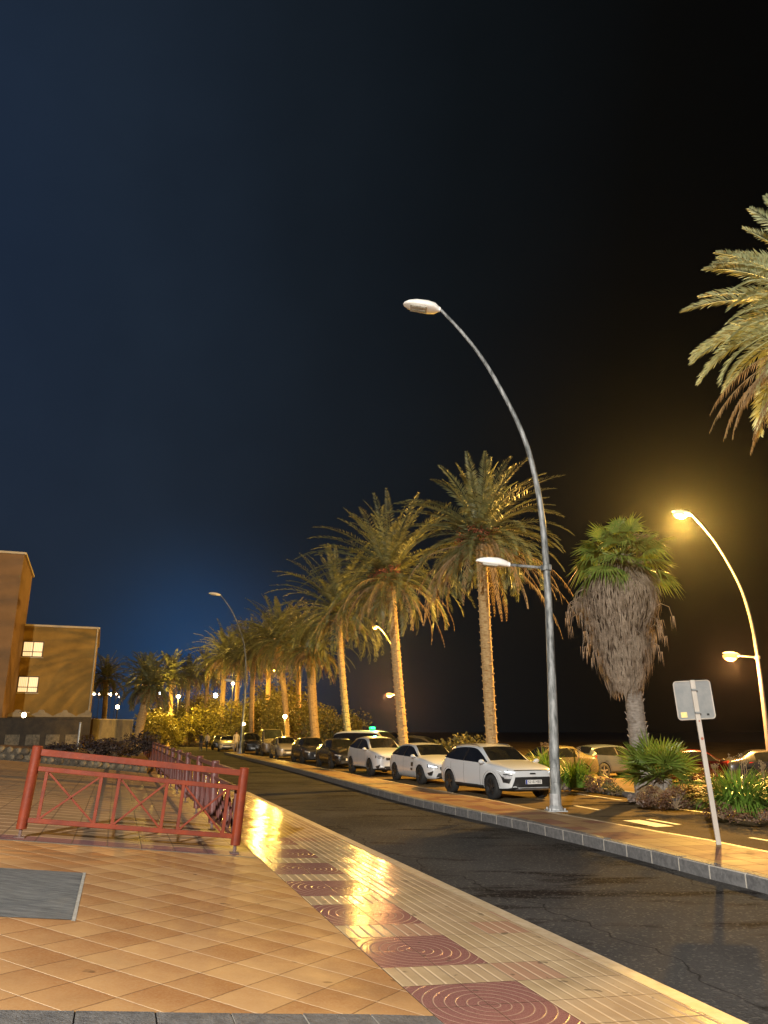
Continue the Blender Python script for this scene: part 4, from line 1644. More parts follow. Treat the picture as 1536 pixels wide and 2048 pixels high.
# scalloped parapet wall at the foot of the building
pA, pB = AT(-40, 1440, 45), AT(182, 1440, 47)
t = thing('scalloped_wall', 'pale boundary wall with a scalloped top before the yellow building', 'wall', (pA.x, pA.y, 1.3))
Bv = V((pB.x - pA.x, pB.y - pA.y, 0))
d_ = Bv.normalized()
mb = MB()
mb.bar(V((0, 0, .7)), Bv + V((0, 0, .7)), .22, 1.4)
mb.build('wall_body', M['wall_dark'], t)
mb = MB()
nrm = V((-d_.y, d_.x, 0))
Lw = Bv.length
prof = []
n = 90
for k in range(n + 1):
    f = k / n
    x = f * Lw
    ph = (x / 1.35) % 1
    prof.append((x, 1.42 + .28 * abs(math.sin(math.pi * ph)) ** .8 + (.12 if .38 < ph < .62 else 0)))
for (x0, z0), (x1, z1) in zip(prof, prof[1:]):
    for sg in (-1, 1):
        e = nrm * .1 * sg
        mb.face([d_ * x0 + e + V((0, 0, 1.40)), d_ * x1 + e + V((0, 0, 1.40)), d_ * x1 + e + V((0, 0, z1)), d_ * x0 + e + V((0, 0, z0))])
    mb.face([d_ * x0 - nrm * .1 + V((0, 0, z0)), d_ * x1 - nrm * .1 + V((0, 0, z1)), d_ * x1 + nrm * .1 + V((0, 0, z1)), d_ * x0 + nrm * .1 + V((0, 0, z0))])
mb.build('scalloped_top', M['wall_pale'], t)
pA, pB = AT(182, 1448, 50), AT(262, 1452, 54)
wall_seg('white_wall', 'small pale wall between the dark palm and the drooping palm', (pA.x, pA.y), (pB.x, pB.y), .6, 2.6, .3, M['wall_pale'], M['coping'])
# little shaded wall lamp
p0 = AT(48, 1430, 44)
t = thing('garden_lamp', 'small shaded garden lamp glowing above the dark wall', 'lamp', (p0.x, p0.y, 1.5))
mb = MB()
mb.tube([(0, 0, 0), (0, 0, p0.z - 1.5 - .12)], .03, 6)
mb.build('stem', M['black'], t)
mb = MB()
mb.lathe([(.33, p0.z - 1.5 + .14), (.30, p0.z - 1.5 + .18), (.05, p0.z - 1.5 + .26)], 12)
mb.build('shade', M['wall_pale'], t)
mb = MB()
mb.ball((0, 0, p0.z - 1.5), .13, 1, 1, 1.2, 10, 8)
mb.build('bulb', M['globe_warm'], t, True)

# ------------------------------------------------------------------ building
t = thing('apartment_building', 'yellow lit building with a taller side tower and two glowing windows', 'building', (-24.5, 50.7, 0))
bo = V((-24.5, 50.7, 0))


def wall_box(poly, z0, z1, name, m, parent=t, cop=True):
    mb = MB()
    P = [V((x, y, 0)) - bo for x, y in poly]
    n = len(P)
    for k in range(n):
        a, b_ = P[k], P[(k + 1) % n]
        mb.face([a + V((0, 0, z0)), b_ + V((0, 0, z0)), b_ + V((0, 0, z1)), a + V((0, 0, z1))])
    mb.face([p_ + V((0, 0, z1)) for p_ in P])
    o = mb.build(name, m, parent)
    if cop:
        mb = MB()
        ctr = sum(P, V((0, 0, 0))) / n
        for k in range(n):
            a, b_ = P[k], P[(k + 1) % n]
            d_ = (b_ - a).normalized()
            mb.bar(a + V((0, 0, z1 + .06)) - d_ * .06, b_ + V((0, 0, z1 + .06)) + d_ * .06, .26, .13)
        mb.build('parapet', M['coping'], o)
    return o


z_low = 8.72
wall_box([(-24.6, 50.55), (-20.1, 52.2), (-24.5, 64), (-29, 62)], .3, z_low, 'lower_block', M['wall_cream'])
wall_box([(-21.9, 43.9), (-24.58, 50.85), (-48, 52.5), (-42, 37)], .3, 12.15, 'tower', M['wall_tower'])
fa, fb = V((-24.6, 50.55, 0)), V((-20.1, 52.2, 0))
fd = (fb - fa).normalized()
fn = V((fd.y, -fd.x, 0))


def on_face(px, py):
    r = ray(px, py)
    o_ = V((0, 0, H))
    k = (fa - o_).dot(fn) / r.dot(fn)
    return o_ + r * k


for x0, y0, x1, y1 in ((48, 1283, 84, 1314), (38, 1353, 74, 1385)):
    a, b_ = on_face(x0, y0), on_face(x1, y1)
    u0, u1 = (a - fa).dot(fd), (b_ - fa).dot(fd)
    zt, zb_ = a.z, b_.z
    w, h = u1 - u0, zt - zb_
    c_ = fa + fd * (u0 + w / 2) + V((0, 0, (zt + zb_) / 2)) - bo
    mb = MB()
    ax = (fd, fn, V((0, 0, 1)))
    for sx in (-1, 1):
        mb.box(c_ + fd * sx * (w / 2) + fn * .02, (.06, .10, h + .06), ax)
        mb.box(c_ + V((0, 0, sx * h / 2)) + fn * .02, (w - .06, .098, .06), ax)
    mb.box(c_ + fn * .02, (.05, .09, h - .06), ax)
    mb.box(c_ + fn * .02 - V((0, 0, h * .17)), (w - .06, .08, .05), ax)
    wf = mb.build('window', M['winframe'], t)
    mb = MB()
    mb.box(c_ + fn * .006, (w - .02, .012, h - .02), ax)
    mb.build('lit_pane', M['winlit'], wf)
    mb = MB()
    mb.box(c_ + fn * .06 - V((0, 0, h / 2 + .06)), (w + .2, .16, .06), ax)
    mb.build('sill', M['coping'], wf)
# drain pipe and base band
mb = MB()
q = fb - fd * .02 - bo + fn * .02
mb.tube([q + V((0, 0, .5)), q + V((0, 0, z_low))], .05, 8)
mb.build('drain_pipe', M['coping'], t)

# ------------------------------------------------------------------ small lit lamps far off
def globe_lamp(px, py, tdist, r, label, m='globe_warm', z0=.0, cat='lamp', group='small distant lamps', power=0):
    p_ = AT(px, py, tdist)
    t = thing('globe_lamp', label, cat, (p_.x, p_.y, z0), 0, group)
    h = max(p_.z - z0, .3)
    mb = MB()
    mb.tube([(0, 0, 0), (0, 0, h)], [.06, .045], 6)
    mb.build('post', M['black'], t)
    mb = MB()
    mb.ball((0, 0, h), r, 1, 1, 1, 10, 8)
    mb.build('globe', M[m], t, True)
    if power:
        light('globe_light', (p_.x, p_.y - r - .12, p_.z - .1), power, (.7, .85, 1) if m == 'globe_white' else (1, .62, .10), .1)
    return t


globe_lamp(570, 1433, 58, .16, 'small white globe lamp beside the glowing palm trunk', z0=0, power=900)
globe_lamp(488, 1448, 58, .11, 'tiny globe lamp against the dark lamp pole', z0=0)
globe_lamp(235, 1414, 66, .17, 'bright globe lamp left of the broad drooping palm', z0=.5)
globe_lamp(357, 1393, 88, .2, 'orange globe lamp before the far lamp pole', z0=0, power=5000)
globe_lamp(466, 1367, 80, .16, 'pale globe lamp beside the hanging fronds', z0=0, power=3000)
globe_lamp(431, 1391, 96, .28, 'bluish white floodlight behind the palm fronds', 'globe_white')
globe_lamp(320, 1385, 96, .25, 'bluish white floodlight above the broad drooping palm', 'globe_white')
globe_lamp(203, 1440, 62, .08, 'tiny amber lamp low by the building corner', z0=.5)
for i, (px, py, r) in enumerate([(188, 1387, .32), (199, 1388, .24), (214, 1388, .3), (222, 1389, .3), (232, 1388, .2), (238, 1394, .12)]):
    globe_lamp(px, py, 150, r, ['town light nearest the building corner', 'second town light from the building corner', 'town light just right of the dark palm trunk', 'brightest town light right of the dark palm', 'town light fifth from the building corner', 'faint last town light before the drooping palm'][i], z0=0, cat='lamp', group='town lights far away')

# ------------------------------------------------------------------ cars
DG = None


def decal(bvh, pts_yz, sgn, n_sub=4, off=.010, axis='x', mi=0, mb=None, shift=0.0, thick=.0):
    """a patch lying on the body: quad given by four corners, projected along the axis"""
    mb = mb or MB()
    a, b_, c_, d_ = [V((p_[0], p_[1], 0)) for p_ in pts_yz]
    grid = []
    for i in range(n_sub + 1):
        row = []
        for j in range(n_sub + 1):
            f, g = i / n_sub, j / n_sub
            p_ = a.lerp(b_, f).lerp(d_.lerp(c_, f), g)
            if axis == 'x':
                o_ = V((4 * sgn, p_.x, p_.y))
                dr = V((-sgn, 0, 0))
            else:
                o_ = V((p_.x, 3 * sgn, p_.y))
                dr = V((0, -sgn, 0))
            h = bvh.ray_cast(o_, dr)
            q = h[0] if h[0] is not None else None
            row.append(None if q is None else q - dr * off)
        grid.append(row)
    for i in range(n_sub):
        for j in range(n_sub):
            q = [grid[i][j], grid[i + 1][j], grid[i + 1][j + 1], grid[i][j + 1]]
            if all(x is not None for x in q):
                mb.face(q, mi)
    return mb


_wheel_cache = {}


def wheel_meshes(r, w, dark):
    key = (r, w, dark)
    if key in _wheel_cache:
        return _wheel_cache[key]
    ty, ri = MB(), MB()
    k = .66
    ty.lathe([(r * k, -w / 2), (r * .93, -w / 2), (r, -w * .38), (r, w * .38), (r * .93, w / 2), (r * k, w / 2), (r * k, -w / 2)], 28, 'y')
    for s in (-1, 1):
        ri.lathe([(r * k, s * w * .46), (r * .60, s * w * .40), (r * .57, s * w * .12), (.001, s * w * .10)], 24, 'y', m=0)
        for j in range(5):
            a = j * 2 * math.pi / 5 + .3
            d_ = V((math.cos(a), 0, math.sin(a)))
            ri.bar(d_ * .05 + V((0, s * w * .33, 0)), d_ * r * .62 + V((0, s * w * .40, 0)), r * .20, .03, (0, s, 0), 1)
        ri.lathe([(.06, s * w * .30), (.055, s * w * .42), (.001, s * w * .42)], 12, 'y', m=1)
    out = []
    for nm, mbx, mats in (('tyre', ty, [M['rubber']]), ('rim', ri, [M['black'], M['rim_dark' if dark else 'rim']])):
        me = bpy.data.meshes.new(nm)
        me.from_pydata(mbx.v, [], mbx.f)
        for x in mats:
            me.materials.append(x)
        me.polygons.foreach_set('material_index', mbx.m)
        me.polygons.foreach_set('use_smooth', [True] * len(mbx.f) if nm == 'tyre' else [False] * len(mbx.f))
        out.append(me)
    _wheel_cache[key] = out
    return out


# station: x fraction of length (+.5 nose .. -.5 tail), half-width factor, zb, zmid, zbelt, (z5,w5), (z6,w6), z7  - heights in metres for a 1.50 m car
ST_CROSS = [(.500, .66, .30, .50, .70, (.74, .60), (.76, .50), .775), (.475, .86, .24, .52, .78, (.83, .72), (.85, .60), .865), (.40, .965, .22, .56, .87, (.91, .80), (.935, .66), .955), (.27, 1.0, .21, .60, .93, (.965, .82), (.995, .70), 1.02), (.205, 1.0, .21, .60, .955, (.985, .82), (1.015, .72), 1.045), (.06, 1.0, .21, .60, .975, (1.32, .70), (1.395, .62), 1.425), (-.02, 1.0, .21, .60, .985, (1.375, .685), (1.445, .60), 1.475), (-.15, 1.0, .21, .60, .995, (1.39, .68), (1.465, .60), 1.50), (-.30, 1.0, .21, .61, 1.02, (1.36, .675), (1.44, .60), 1.485), (-.40, 1.0, .22, .62, 1.06, (1.27, .68), (1.37, .60), 1.42), (-.455, .97, .25, .62, 1.03, (1.06, .76), (1.10, .66), 1.12), (-.485, .93, .28, .60, .92, (.96, .74), (.98, .6), .99), (-.500, .84, .34, .58, .80, (.84, .66), (.86, .5), .87)]
ST_HATCH = [(.500, .62, .28, .46, .62, (.66, .56), (.68, .48), .69), (.475, .84, .21, .48, .71, (.75, .70), (.77, .58), .785), (.39, .96, .19, .54, .82, (.86, .80), (.885, .66), .905), (.27, 1.0, .18, .56, .89, (.925, .82), (.955, .70), .98), (.20, 1.0, .18, .56, .915, (.945, .82), (.975, .72), 1.005), (.04, 1.0, .18, .56, .93, (1.27, .69), (1.345, .62), 1.38), (-.04, 1.0, .18, .56, .935, (1.315, .68), (1.385, .6), 1.42), (-.16, 1.0, .18, .56, .945, (1.325, .675), (1.40, .6), 1.435), (-.30, 1.0, .18, .57, .965, (1.285, .67), (1.37, .59), 1.41), (-.405, 1.0, .20, .58, .99, (1.19, .68), (1.29, .6), 1.33), (-.46, .97, .22, .58, .95, (.985, .76), (1.02, .66), 1.04), (-.487, .93, .25, .56, .84, (.88, .74), (.90, .6), .91), (-.500, .84, .32, .54, .72, (.76, .66), (.78, .5), .79)]
ST_SEDAN = [(.500, .62, .28, .46, .62, (.66, .56), (.68, .48), .69), (.478, .84, .21, .48, .70, (.74, .70), (.76, .58), .775), (.40, .96, .19, .54, .80, (.84, .80), (.865, .66), .885), (.28, 1.0, .18, .56, .87, (.905, .82), (.935, .70), .96), (.22, 1.0, .18, .56, .90, (.93, .82), (.96, .72), .99), (.07, 1.0, .18, .56, .92, (1.27, .68), (1.34, .6), 1.375), (-.01, 1.0, .18, .56, .925, (1.315, .67), (1.385, .58), 1.42), (-.12, 1.0, .18, .56, .93, (1.325, .665), (1.395, .58), 1.43), (-.22, 1.0, .18, .57, .945, (1.285, .66), (1.365, .57), 1.40), (-.37, 1.0, .20, .58, .96, (1.00, .74), (1.03, .66), 1.05), (-.44, .98, .22, .58, .95, (.985, .78), (1.0, .66), 1.015), (-.487, .93, .25, .56, .88, (.92, .74), (.94, .6), .95), (-.500, .84, .32, .54, .72, (.76, .66), (.78, .5), .79)]
ST_VAN = [(.500, .70, .30, .52, .80, (.86, .64), (.88, .54), .90), (.480, .88, .24, .56, .90, (.96, .76), (.98, .62), 1.0), (.43, .97, .22, .60, .97, (1.01, .82), (1.04, .7), 1.06), (.385, 1.0, .21, .62, 1.0, (1.05, .83), (1.08, .74), 1.11), (.34, 1.0, .21, .62, 1.02, (1.10, .83), (1.16, .75), 1.19), (.19, 1.0, .21, .64, 1.05, (1.70, .77), (1.80, .68), 1.84), (.13, 1.0, .21, .64, 1.06, (1.75, .76), (1.84, .67), 1.89), (-.10, 1.0, .21, .64, 1.06, (1.77, .76), (1.86, .67), 1.91), (-.32, 1.0, .21, .64, 1.06, (1.76, .76), (1.85, .67), 1.90), (-.45, 1.0, .22, .64, 1.06, (1.70, .76), (1.80, .67), 1.85), (-.482, .98, .24, .64, 1.04, (1.16, .80), (1.22, .70), 1.24), (-.495, .95, .28, .60, .95, (1.0, .76), (1.02, .64), 1.03), (-.500, .88, .34, .58, .8, (.84, .68), (.86, .5), .87)]


def car(name, label, cat, contact, psi, stations, L, Wd, Hs, paint, wb, wr=.33, clad=False, roof=None, lights='normal', plate=None, sign=False, dark_rim=True, detail=True, flip=False, group='cars parked along the traffic island', at_center=None, rails=False):
    """contact: ground point of the front wheel nearest the island; psi: heading, degrees right of straight towards the camera"""
    global DG
    ps = rad(psi)
    hd = V((math.sin(ps), -math.cos(ps), 0))
    rt = V((hd.y, -hd.x, 0))
    fwx = L * .5 - wb[0]
    if at_center is not None:
        ctr = V(at_center)
    else:
        ctr = V((contact[0], contact[1], contact[2] if len(contact) > 2 else 0)) - hd * fwx - rt * (Wd / 2 - .10)
    rz = math.atan2(hd.y, hd.x)
    t = thing(name, label, cat, ctr, rz, group)
    hw = Wd / 2
    verts, faces, mi = [], [], []
    ring_n = 15  # full ring: right side bottom-centre up over the top to the left side
    for x, wf, zb, zm, zbl, (z5, w5), (z6, w6), z7 in stations:
        w = hw * wf
        k = Hs
        half = [(0, zb), (.80 * w, zb), (.955 * w, zb + .09), (1.0 * w, zm), (.955 * w, zbl * k), (w5 * hw, z5 * k), (w6 * hw, z6 * k), (0, z7 * k)]
        full = [(-y, z) for y, z in half] + [(y, z) for y, z in reversed(half[1:7])]
        for y, z in full:
            verts.append((x * L, y, z))
    n = 14
    S = stations
    # cabin spans: find roof stations (z7 high)
    zmax = max(s[7] for s in S)
    cowl = next(i for i, s in enumerate(S) if i + 1 < len(S) and S[i + 1][7] - s[7] > .2)
    tail_ = max(i for i, s in enumerate(S) if i > 0 and S[i - 1][7] - s[7] > .2)
    PAINT, GL, WS, RW, CL, RF = 0, 1, 2, 3, 4, 5
    for i in range(len(S) - 1):
        for j in range(n):
            a, b_ = i * n + j, i * n + (j + 1) % n
            faces.append((a, b_, b_ + n, a + n))
            seg = j if j < 7 else 13 - j  # segment index on the half ring
            mt = PAINT
            if seg in (0,) or (clad and seg in (0, 1)):
                mt = CL
            if seg == 4 and cowl <= i < tail_:
                mt = GL
            if seg == 4 and i == tail_ - 1:
                mt = PAINT
            if seg == 4 and i == tail_ - 2 and stations is not ST_VAN:
                mt = GL
            if seg == 6 and i == cowl:
                mt = WS
            if seg == 6 and i == tail_ - 1:
                mt = RW
            if roof and cowl < i < tail_ - 1 and seg in (5, 6):
                mt = RF
            mi.append(mt)
    faces.append(tuple(range(n)))
    mi.append(PAINT)
    faces.append(tuple((len(S) - 1) * n + j for j in reversed(range(n))))
    mi.append(PAINT)
    me = bpy.data.meshes.new('bodyshell')
    me.from_pydata(verts, [], faces)
    for x in (paint, M['glass'], M['glass'], M['glass'], M['black'], roof or paint, M['black']):
        me.materials.append(x)
    me.polygons.foreach_set('material_index', mi)
    bm = bmesh.new()
    bm.from_mesh(me)
    bmesh.ops.recalc_face_normals(bm, faces=bm.faces)
    cl = bm.edges.layers.float.get('crease_edge') or bm.edges.layers.float.new('crease_edge')
    for e in bm.edges:
        if len(e.link_faces) == 2 and e.link_faces[0].material_index != e.link_faces[1].material_index:
            e[cl] = .95
    vl = bm.verts.layers.float.get('crease_vert') or bm.verts.layers.float.new('crease_vert')
    for v in bm.verts:
        for q in (GL, WS, RW):
            if sum(1 for f_ in v.link_faces if f_.material_index == q) == 1:
                v[vl] = .8
    bm.to_mesh(me)
    bm.free()
    tmp = bpy.data.objects.new('bodyshell', me)
    COL.objects.link(tmp)
    sd = tmp.modifiers.new('s', 'SUBSURF')
    sd.levels = sd.render_levels = 2
    cut = MB()
    ax_f, ax_r = fwx, -(L * .5 - wb[1])
    for axx in (ax_f, ax_r):
        for sg in (-1, 1):
            n2 = 24
            i0 = len(cut.v)
            ra = wr * 1.16
            for yy in (sg * (hw - .26), sg * (hw + .3)):
                for q in range(n2):
                    a = 2 * math.pi * q / n2
                    cut.v.append((axx + ra * math.cos(a), yy, wr + ra * math.sin(a)))
            for q in range(n2):
                a, b_ = i0 + q, i0 + (q + 1) % n2
                cut.f.append((a, b_, b_ + n2, a + n2) if sg > 0 else (a + n2, b_ + n2, b_, a))
                cut.m.append(6)
            f1, f2 = tuple(i0 + q for q in range(n2)), tuple(i0 + n2 + q for q in range(n2))
            cut.f += [f1[::-1], f2] if sg > 0 else [f1, f2[::-1]]
            cut.m += [6, 6]
    co = cut.build('arch_cutter', [paint, M['glass'], M['glass'], M['glass'], M['black'], roof or paint, M['black']])
    bmc = bmesh.new()
    bmc.from_mesh(co.data)
    bmesh.ops.recalc_face_normals(bmc, faces=bmc.faces)
    bmc.to_mesh(co.data)
    bmc.free()
    bo_ = tmp.modifiers.new('b', 'BOOLEAN')
    bo_.operation = 'DIFFERENCE'
    bo_.object = co
    bo_.solver = 'EXACT'
    dg = bpy.context.evaluated_depsgraph_get()
    dg.update()
    ev = tmp.evaluated_get(dg)
    res = bpy.data.meshes.new_from_object(ev, depsgraph=dg)
    bpy.data.objects.remove(tmp)
    bpy.data.objects.remove(co)
    bvv = [v.co.copy() for v in res.vertices]
    bvf = [tuple(p_.vertices) for p_ in res.polygons]
    bvh = BVHTree.FromPolygons(bvv, bvf)
    groups = {}
    for p_ in res.polygons:
        c_ = p_.center
        k = p_.material_index
        if k == GL:
            key = ('side_window', 1 if c_.y > 0 else -1)
        elif k == WS:
            key = ('windscreen', 0)
        elif k == RW:
            key = ('rear_window', 0)
        else:
            key = ('body', 0)
        groups.setdefault(key, []).append(p_)
    body = None
    for key in sorted(groups, key=lambda q: q[0] != 'body'):
        ps_ = groups[key]
        idx = {}
        vs, fs, ms = [], [], []
        for p_ in ps_:
            f = []
            for v in p_.vertices:
                if v not in idx:
                    idx[v] = len(vs)
                    vs.append(bvv[v][:])
                f.append(idx[v])
            fs.append(f)
            ms.append(p_.material_index)
        m2 = bpy.data.meshes.new(key[0])
        m2.from_pydata(vs, [], fs)
        for x in (paint, M['glass'], M['glass'], M['glass'], M['black'], roof or paint, M['black']):
            m2.materials.append(x)
        m2.polygons.foreach_set('material_index', ms)
        m2.polygons.foreach_set('use_smooth', [True] * len(fs))
        m2.update()
        o = bpy.data.objects.new(key[0], m2)
        COL.objects.link(o)
        o.parent = t
        if key[0] == 'body':
            body = o
            es = o.modifiers.new('e', 'EDGE_SPLIT')
            es.split_angle = rad(38)
    bpy.data.meshes.remove(res)
    # wheels
    ty, ri = wheel_meshes(wr, .21, dark_rim)
    for axx in (ax_f, ax_r):
        for sg in (-1, 1):
            wn = bpy.data.objects.new('wheel', ty)
            COL.objects.link(wn)
            wn.parent = t
            wn.location = (axx, sg * (hw - .115), wr)
            if detail:
                wn.data = ty
            r2 = bpy.data.objects.new('rim', ri)
            COL.objects.link(r2)
            r2.parent = wn
    k = Hs

    def put(nm, mbx, m, parent=t):
        if mbx.f:
            return mbx.build(nm, m, parent)

    # face: headlights, grille, plate
    bl = S[1][4] * k  # shoulder height at the nose
    if lights == 'cross':
        for sg in (-1, 1):
            a = decal(bvh, [(sg * .62 * hw, bl - .02), (sg * .93 * hw, bl + .015), (sg * .90 * hw, bl - .02), (sg * .62 * hw, bl - .045)], 1)
            put('running_light', a, M['drl'])
            a = MB()
            decal(bvh, [(sg * .70 * hw, bl - .09), (sg * .93 * hw, bl - .06), (sg * .90 * hw, bl - .30), (sg * .80 * hw, bl - .32)], 1, 4, .012, mb=a)
            put('headlight_bezel', a, M['black'])
            a = decal(bvh, [(sg * .72 * hw, bl - .11), (sg * .90 * hw, bl - .10), (sg * .88 * hw, bl - .20), (sg * .74 * hw, bl - .19)], 1, 4, .022)
            put('headlight', a, M['lampglass'])
        a = decal(bvh, [(-.74 * hw, .36), (.74 * hw, .36), (.62 * hw, bl - .15), (-.62 * hw, bl - .15)], 1, 8, .011)
        put('grille', a, M['black'])
        a = decal(bvh, [(-.80 * hw, .20), (.80 * hw, .20), (.78 * hw, .345), (-.78 * hw, .345)], 1, 8, .010)
        put('lower_bumper', a, M['black'])
        a = decal(bvh, [(-.66 * hw, .285), (.66 * hw, .285), (.60 * hw, .325), (-.60 * hw, .325)], 1, 8, .022)
        put('skid_plate', a, M['rim'])
        a = decal(bvh, [(-.80 * hw, bl + .012), (.80 * hw, bl + .012), (.80 * hw, bl + .035), (-.80 * hw, bl + .035)], 1, 8, .012)
        put('bonnet_gap', a, M['black'])
        a = decal(bvh, [(-.10, bl - .085), (.10, bl - .085), (.085, bl - .045), (-.085, bl - .045)], 1, 3, .014)
        put('badge', a, M['rim_dark'])
    else:
        for sg in (-1, 1):
            a = decal(bvh, [(sg * .52 * hw, bl - .06), (sg * .95 * hw, bl + .02), (sg * .96 * hw, bl - .10), (sg * .55 * hw, bl - .14)], 1, 5, .010)
            put('headlight_bezel', a, M['black'])
            a = decal(bvh, [(sg * .56 * hw, bl - .075), (sg * .86 * hw, bl - .015), (sg * .86 * hw, bl - .085), (sg * .58 * hw, bl - .125)], 1, 4, .018)
            put('headlight', a, M['drl'] if lights == 'lit' else M['lampglass'])
            if detail:
                a = decal(bvh, [(sg * .72 * hw, .50), (sg * .88 * hw, .42), (sg * .84 * hw, .33), (sg * .76 * hw, .33)], 1, 3, .012)
                put('air_vent', a, M['black'])
        a = decal(bvh, [(-.44 * hw, bl - .20), (.44 * hw, bl - .20), (.46 * hw, bl - .09), (-.46 * hw, bl - .09)], 1, 6, .011)
        put('grille', a, M['black'])
        a = decal(bvh, [(-.62 * hw, .27), (.62 * hw, .27), (.52 * hw, .42), (-.52 * hw, .42)], 1, 6, .011)
        put('air_intake', a, M['black'])
    # number plate
    pz = .46 if lights != 'cross' else .50
    h = bvh.ray_cast(V((4, 0, pz)), V((-1, 0, 0)))
    if h[0] is not None:
        px_ = h[0].x + .03
        mb = MB()
        mb.box((px_, 0, pz), (.014, .52, .11))
        pl = mb.build('number_plate', M['plate'], t)
        if plate:
            mb = MB()
            mb.box((px_ + .0085, -.236, pz), (.003, .045, .108))
            mb.build('blue_band', M['plate_blue'], pl)
            fc = bpy.data.curves.new('plate_text', 'FONT')
            fc.body = plate
            fc.size = .105
            fc.align_x = 'CENTER'
            fc.align_y = 'CENTER'
            fc.extrude = .001
            fc.materials.append(M['ink'])
            f0 = bpy.data.objects.new('plate_lettering', fc)
            COL.objects.link(f0)
            dg = bpy.context.evaluated_depsgraph_get()
            dg.update()
            fm = bpy.data.meshes.new_from_object(f0.evaluated_get(dg), depsgraph=dg)
            bpy.data.objects.remove(f0)
            fo = bpy.data.objects.new('plate_lettering', fm)
            COL.objects.link(fo)
            fo.parent = pl
            fo.matrix_local = Matrix(((0, 0, 1, px_ + .0095), (1, 0, 0, .022), (0, 1, 0, pz), (0, 0, 0, 1)))
    if clad:
        for axx in (ax_f, ax_r):
            for sg in (-1, 1):
                a = MB()
                for q in range(14):
                    a0, a1 = rad(-8 + q * 14), rad(-8 + (q + 1) * 14)
                    r0, r1 = wr * 1.15, wr * 1.33
                    decal(bvh, [(axx + r0 * math.cos(a0), wr + r0 * math.sin(a0)), (axx + r1 * math.cos(a0), wr + r1 * math.sin(a0)), (axx + r1 * math.cos(a1), wr + r1 * math.sin(a1)), (axx + r0 * math.cos(a1), wr + r0 * math.sin(a1))], sg, 1, .010, 'y', 0, a)
                put('arch_trim', a, M['black'])
        for sg in (-1, 1):
            a = decal(bvh, [(ax_f - wr * 1.2, .20), (ax_r + wr * 1.2, .20), (ax_r + wr * 1.2, .36), (ax_f - wr * 1.2, .36)], sg, 6, .010, 'y')
            put('sill_trim', a, M['black'])
    # sides
    for sg in (-1, 1):
        mb = MB()
        bz = S[cowl][4] * k
        mx = S[cowl + 1][0] * L + .62 if stations is not ST_VAN else S[cowl + 1][0] * L + .55
        mb.ball((mx, sg * (hw + .05), bz + .05), .09, .7, 1.0, .68, 10, 8)
        mb.bar((mx - .01, sg * (hw - .08), bz + .02), (mx - .01, sg * (hw + .03), bz + .04), .07, .03)
        put('wing_mirror', mb, paint if detail else M['black'])
        if detail:
            for hx in (-.02, -.235):
                a = decal(bvh, [(hx * L, bz - .14), (hx * L - .20, bz - .135), (hx * L - .20, bz - .165), (hx * L, bz - .17)], sg, 2, .018, 'y')
                put('door_handle', a, paint)
            a = MB()
            for gx in (.155, -.085, -.29):
                decal(bvh, [(gx * L, .30), (gx * L - .012, .30), (gx * L - .012, bz - .01), (gx * L, bz - .01)], sg, 6, .003, 'y', 0, a)
            put('door_gaps', a, M['black'])
            a = MB()
            gx = -.095
            decal(bvh, [(gx * L + .035, bz + .03), (gx * L - .035, bz + .03), (gx * L - .035, 1.34 * k), (gx * L + .035, 1.34 * k)], sg, 4, .006, 'y', 0, a)
            put('window_pillar', a, M['black'])
    for sg in (-1, 1):
        zt = S[-3][4] * k
        a = decal(bvh, [(sg * .60 * hw, zt - .02), (sg * .95 * hw, zt + .0), (sg * .95 * hw, zt - .14), (sg * .62 * hw, zt - .12)], -1, 3, .012)
        put('tail_light', a, M['tail'])
    if rails:
        for sg in (-1, 1):
            mb = MB()
            P = [V((x * L, sg * .60 * hw, 0)) for x in (.02, -.02, -.15, -.30, -.36)]
            zs = []
            for q in P:
                hh = bvh.ray_cast(V((q.x, q.y, 3)), V((0, 0, -1)))
                q.z = (hh[0].z if hh[0] else 1.4) + .035
            P[0].z -= .04
            P[-1].z -= .04
            mb.tube(P, .016, 6)
            put('roof_rail', mb, M['rim'])
    if sign:
        hh = bvh.ray_cast(V((sign if isinstance(sign, float) else 0, 0, 3)), V((0, 0, -1)))
        zt = hh[0].z
        sx = sign if isinstance(sign, float) else 0
        mb = MB()
        mb.box((sx, 0, zt + .03), (.12, .3, .06))
        b0 = mb.build('taxi_sign', M['black'], t)
        mb = MB()
        mb.box((sx, 0, zt + .12), (.14, .46, .13))
        mb.build('lit_box', M['taxi_green'], b0, bevel=.02)
        light('taxi_sign_light', Matrix.Translation(ctr) @ Matrix.Rotation(rz, 4, 'Z') @ V((sx + .2, 0, zt + .35)), 120, (.05, 1, .35), .1)
    return t, bvh, (ctr, rz)


tX, bvX, _ = car('crossover_car', 'white crossover with black grille and cladding, nearest of the parked row', 'car', G(987, 1599), 22, ST_CROSS, 4.18, 1.775, 1.0, M['white_car'], (.86, .74), .335, True, None, 'cross', '5218 MBS', rails=True)
tH, bvH, posH = car('hatchback_car', 'low white hatchback with a door emblem, between the crossover and the taxi', 'car', G(843, 1569), 20, ST_HATCH, 4.1, 1.76, 1.0, M['white_car'], (.82, .74), .32, False, None, 'lit')
a = decal(bvH, [(.62, .60), (.44, .60), (.44, .74), (.62, .74)], -1, 2, .006, 'y')
decal(bvH, [(.58, .46), (.40, .46), (.40, .54), (.58, .54)], -1, 2, .006, 'y', 0, a)
a.build('door_emblem', M['rim_dark'], tH)
tS, bvS, _ = car('taxi_car', 'tall white taxi with black wheel arches, behind the low hatchback', 'taxi', G(741, 1552), 19, ST_CROSS, 4.45, 1.82, 1.10, M['white_car'], (.9, .78), .35, True, None, 'normal', rails=False)
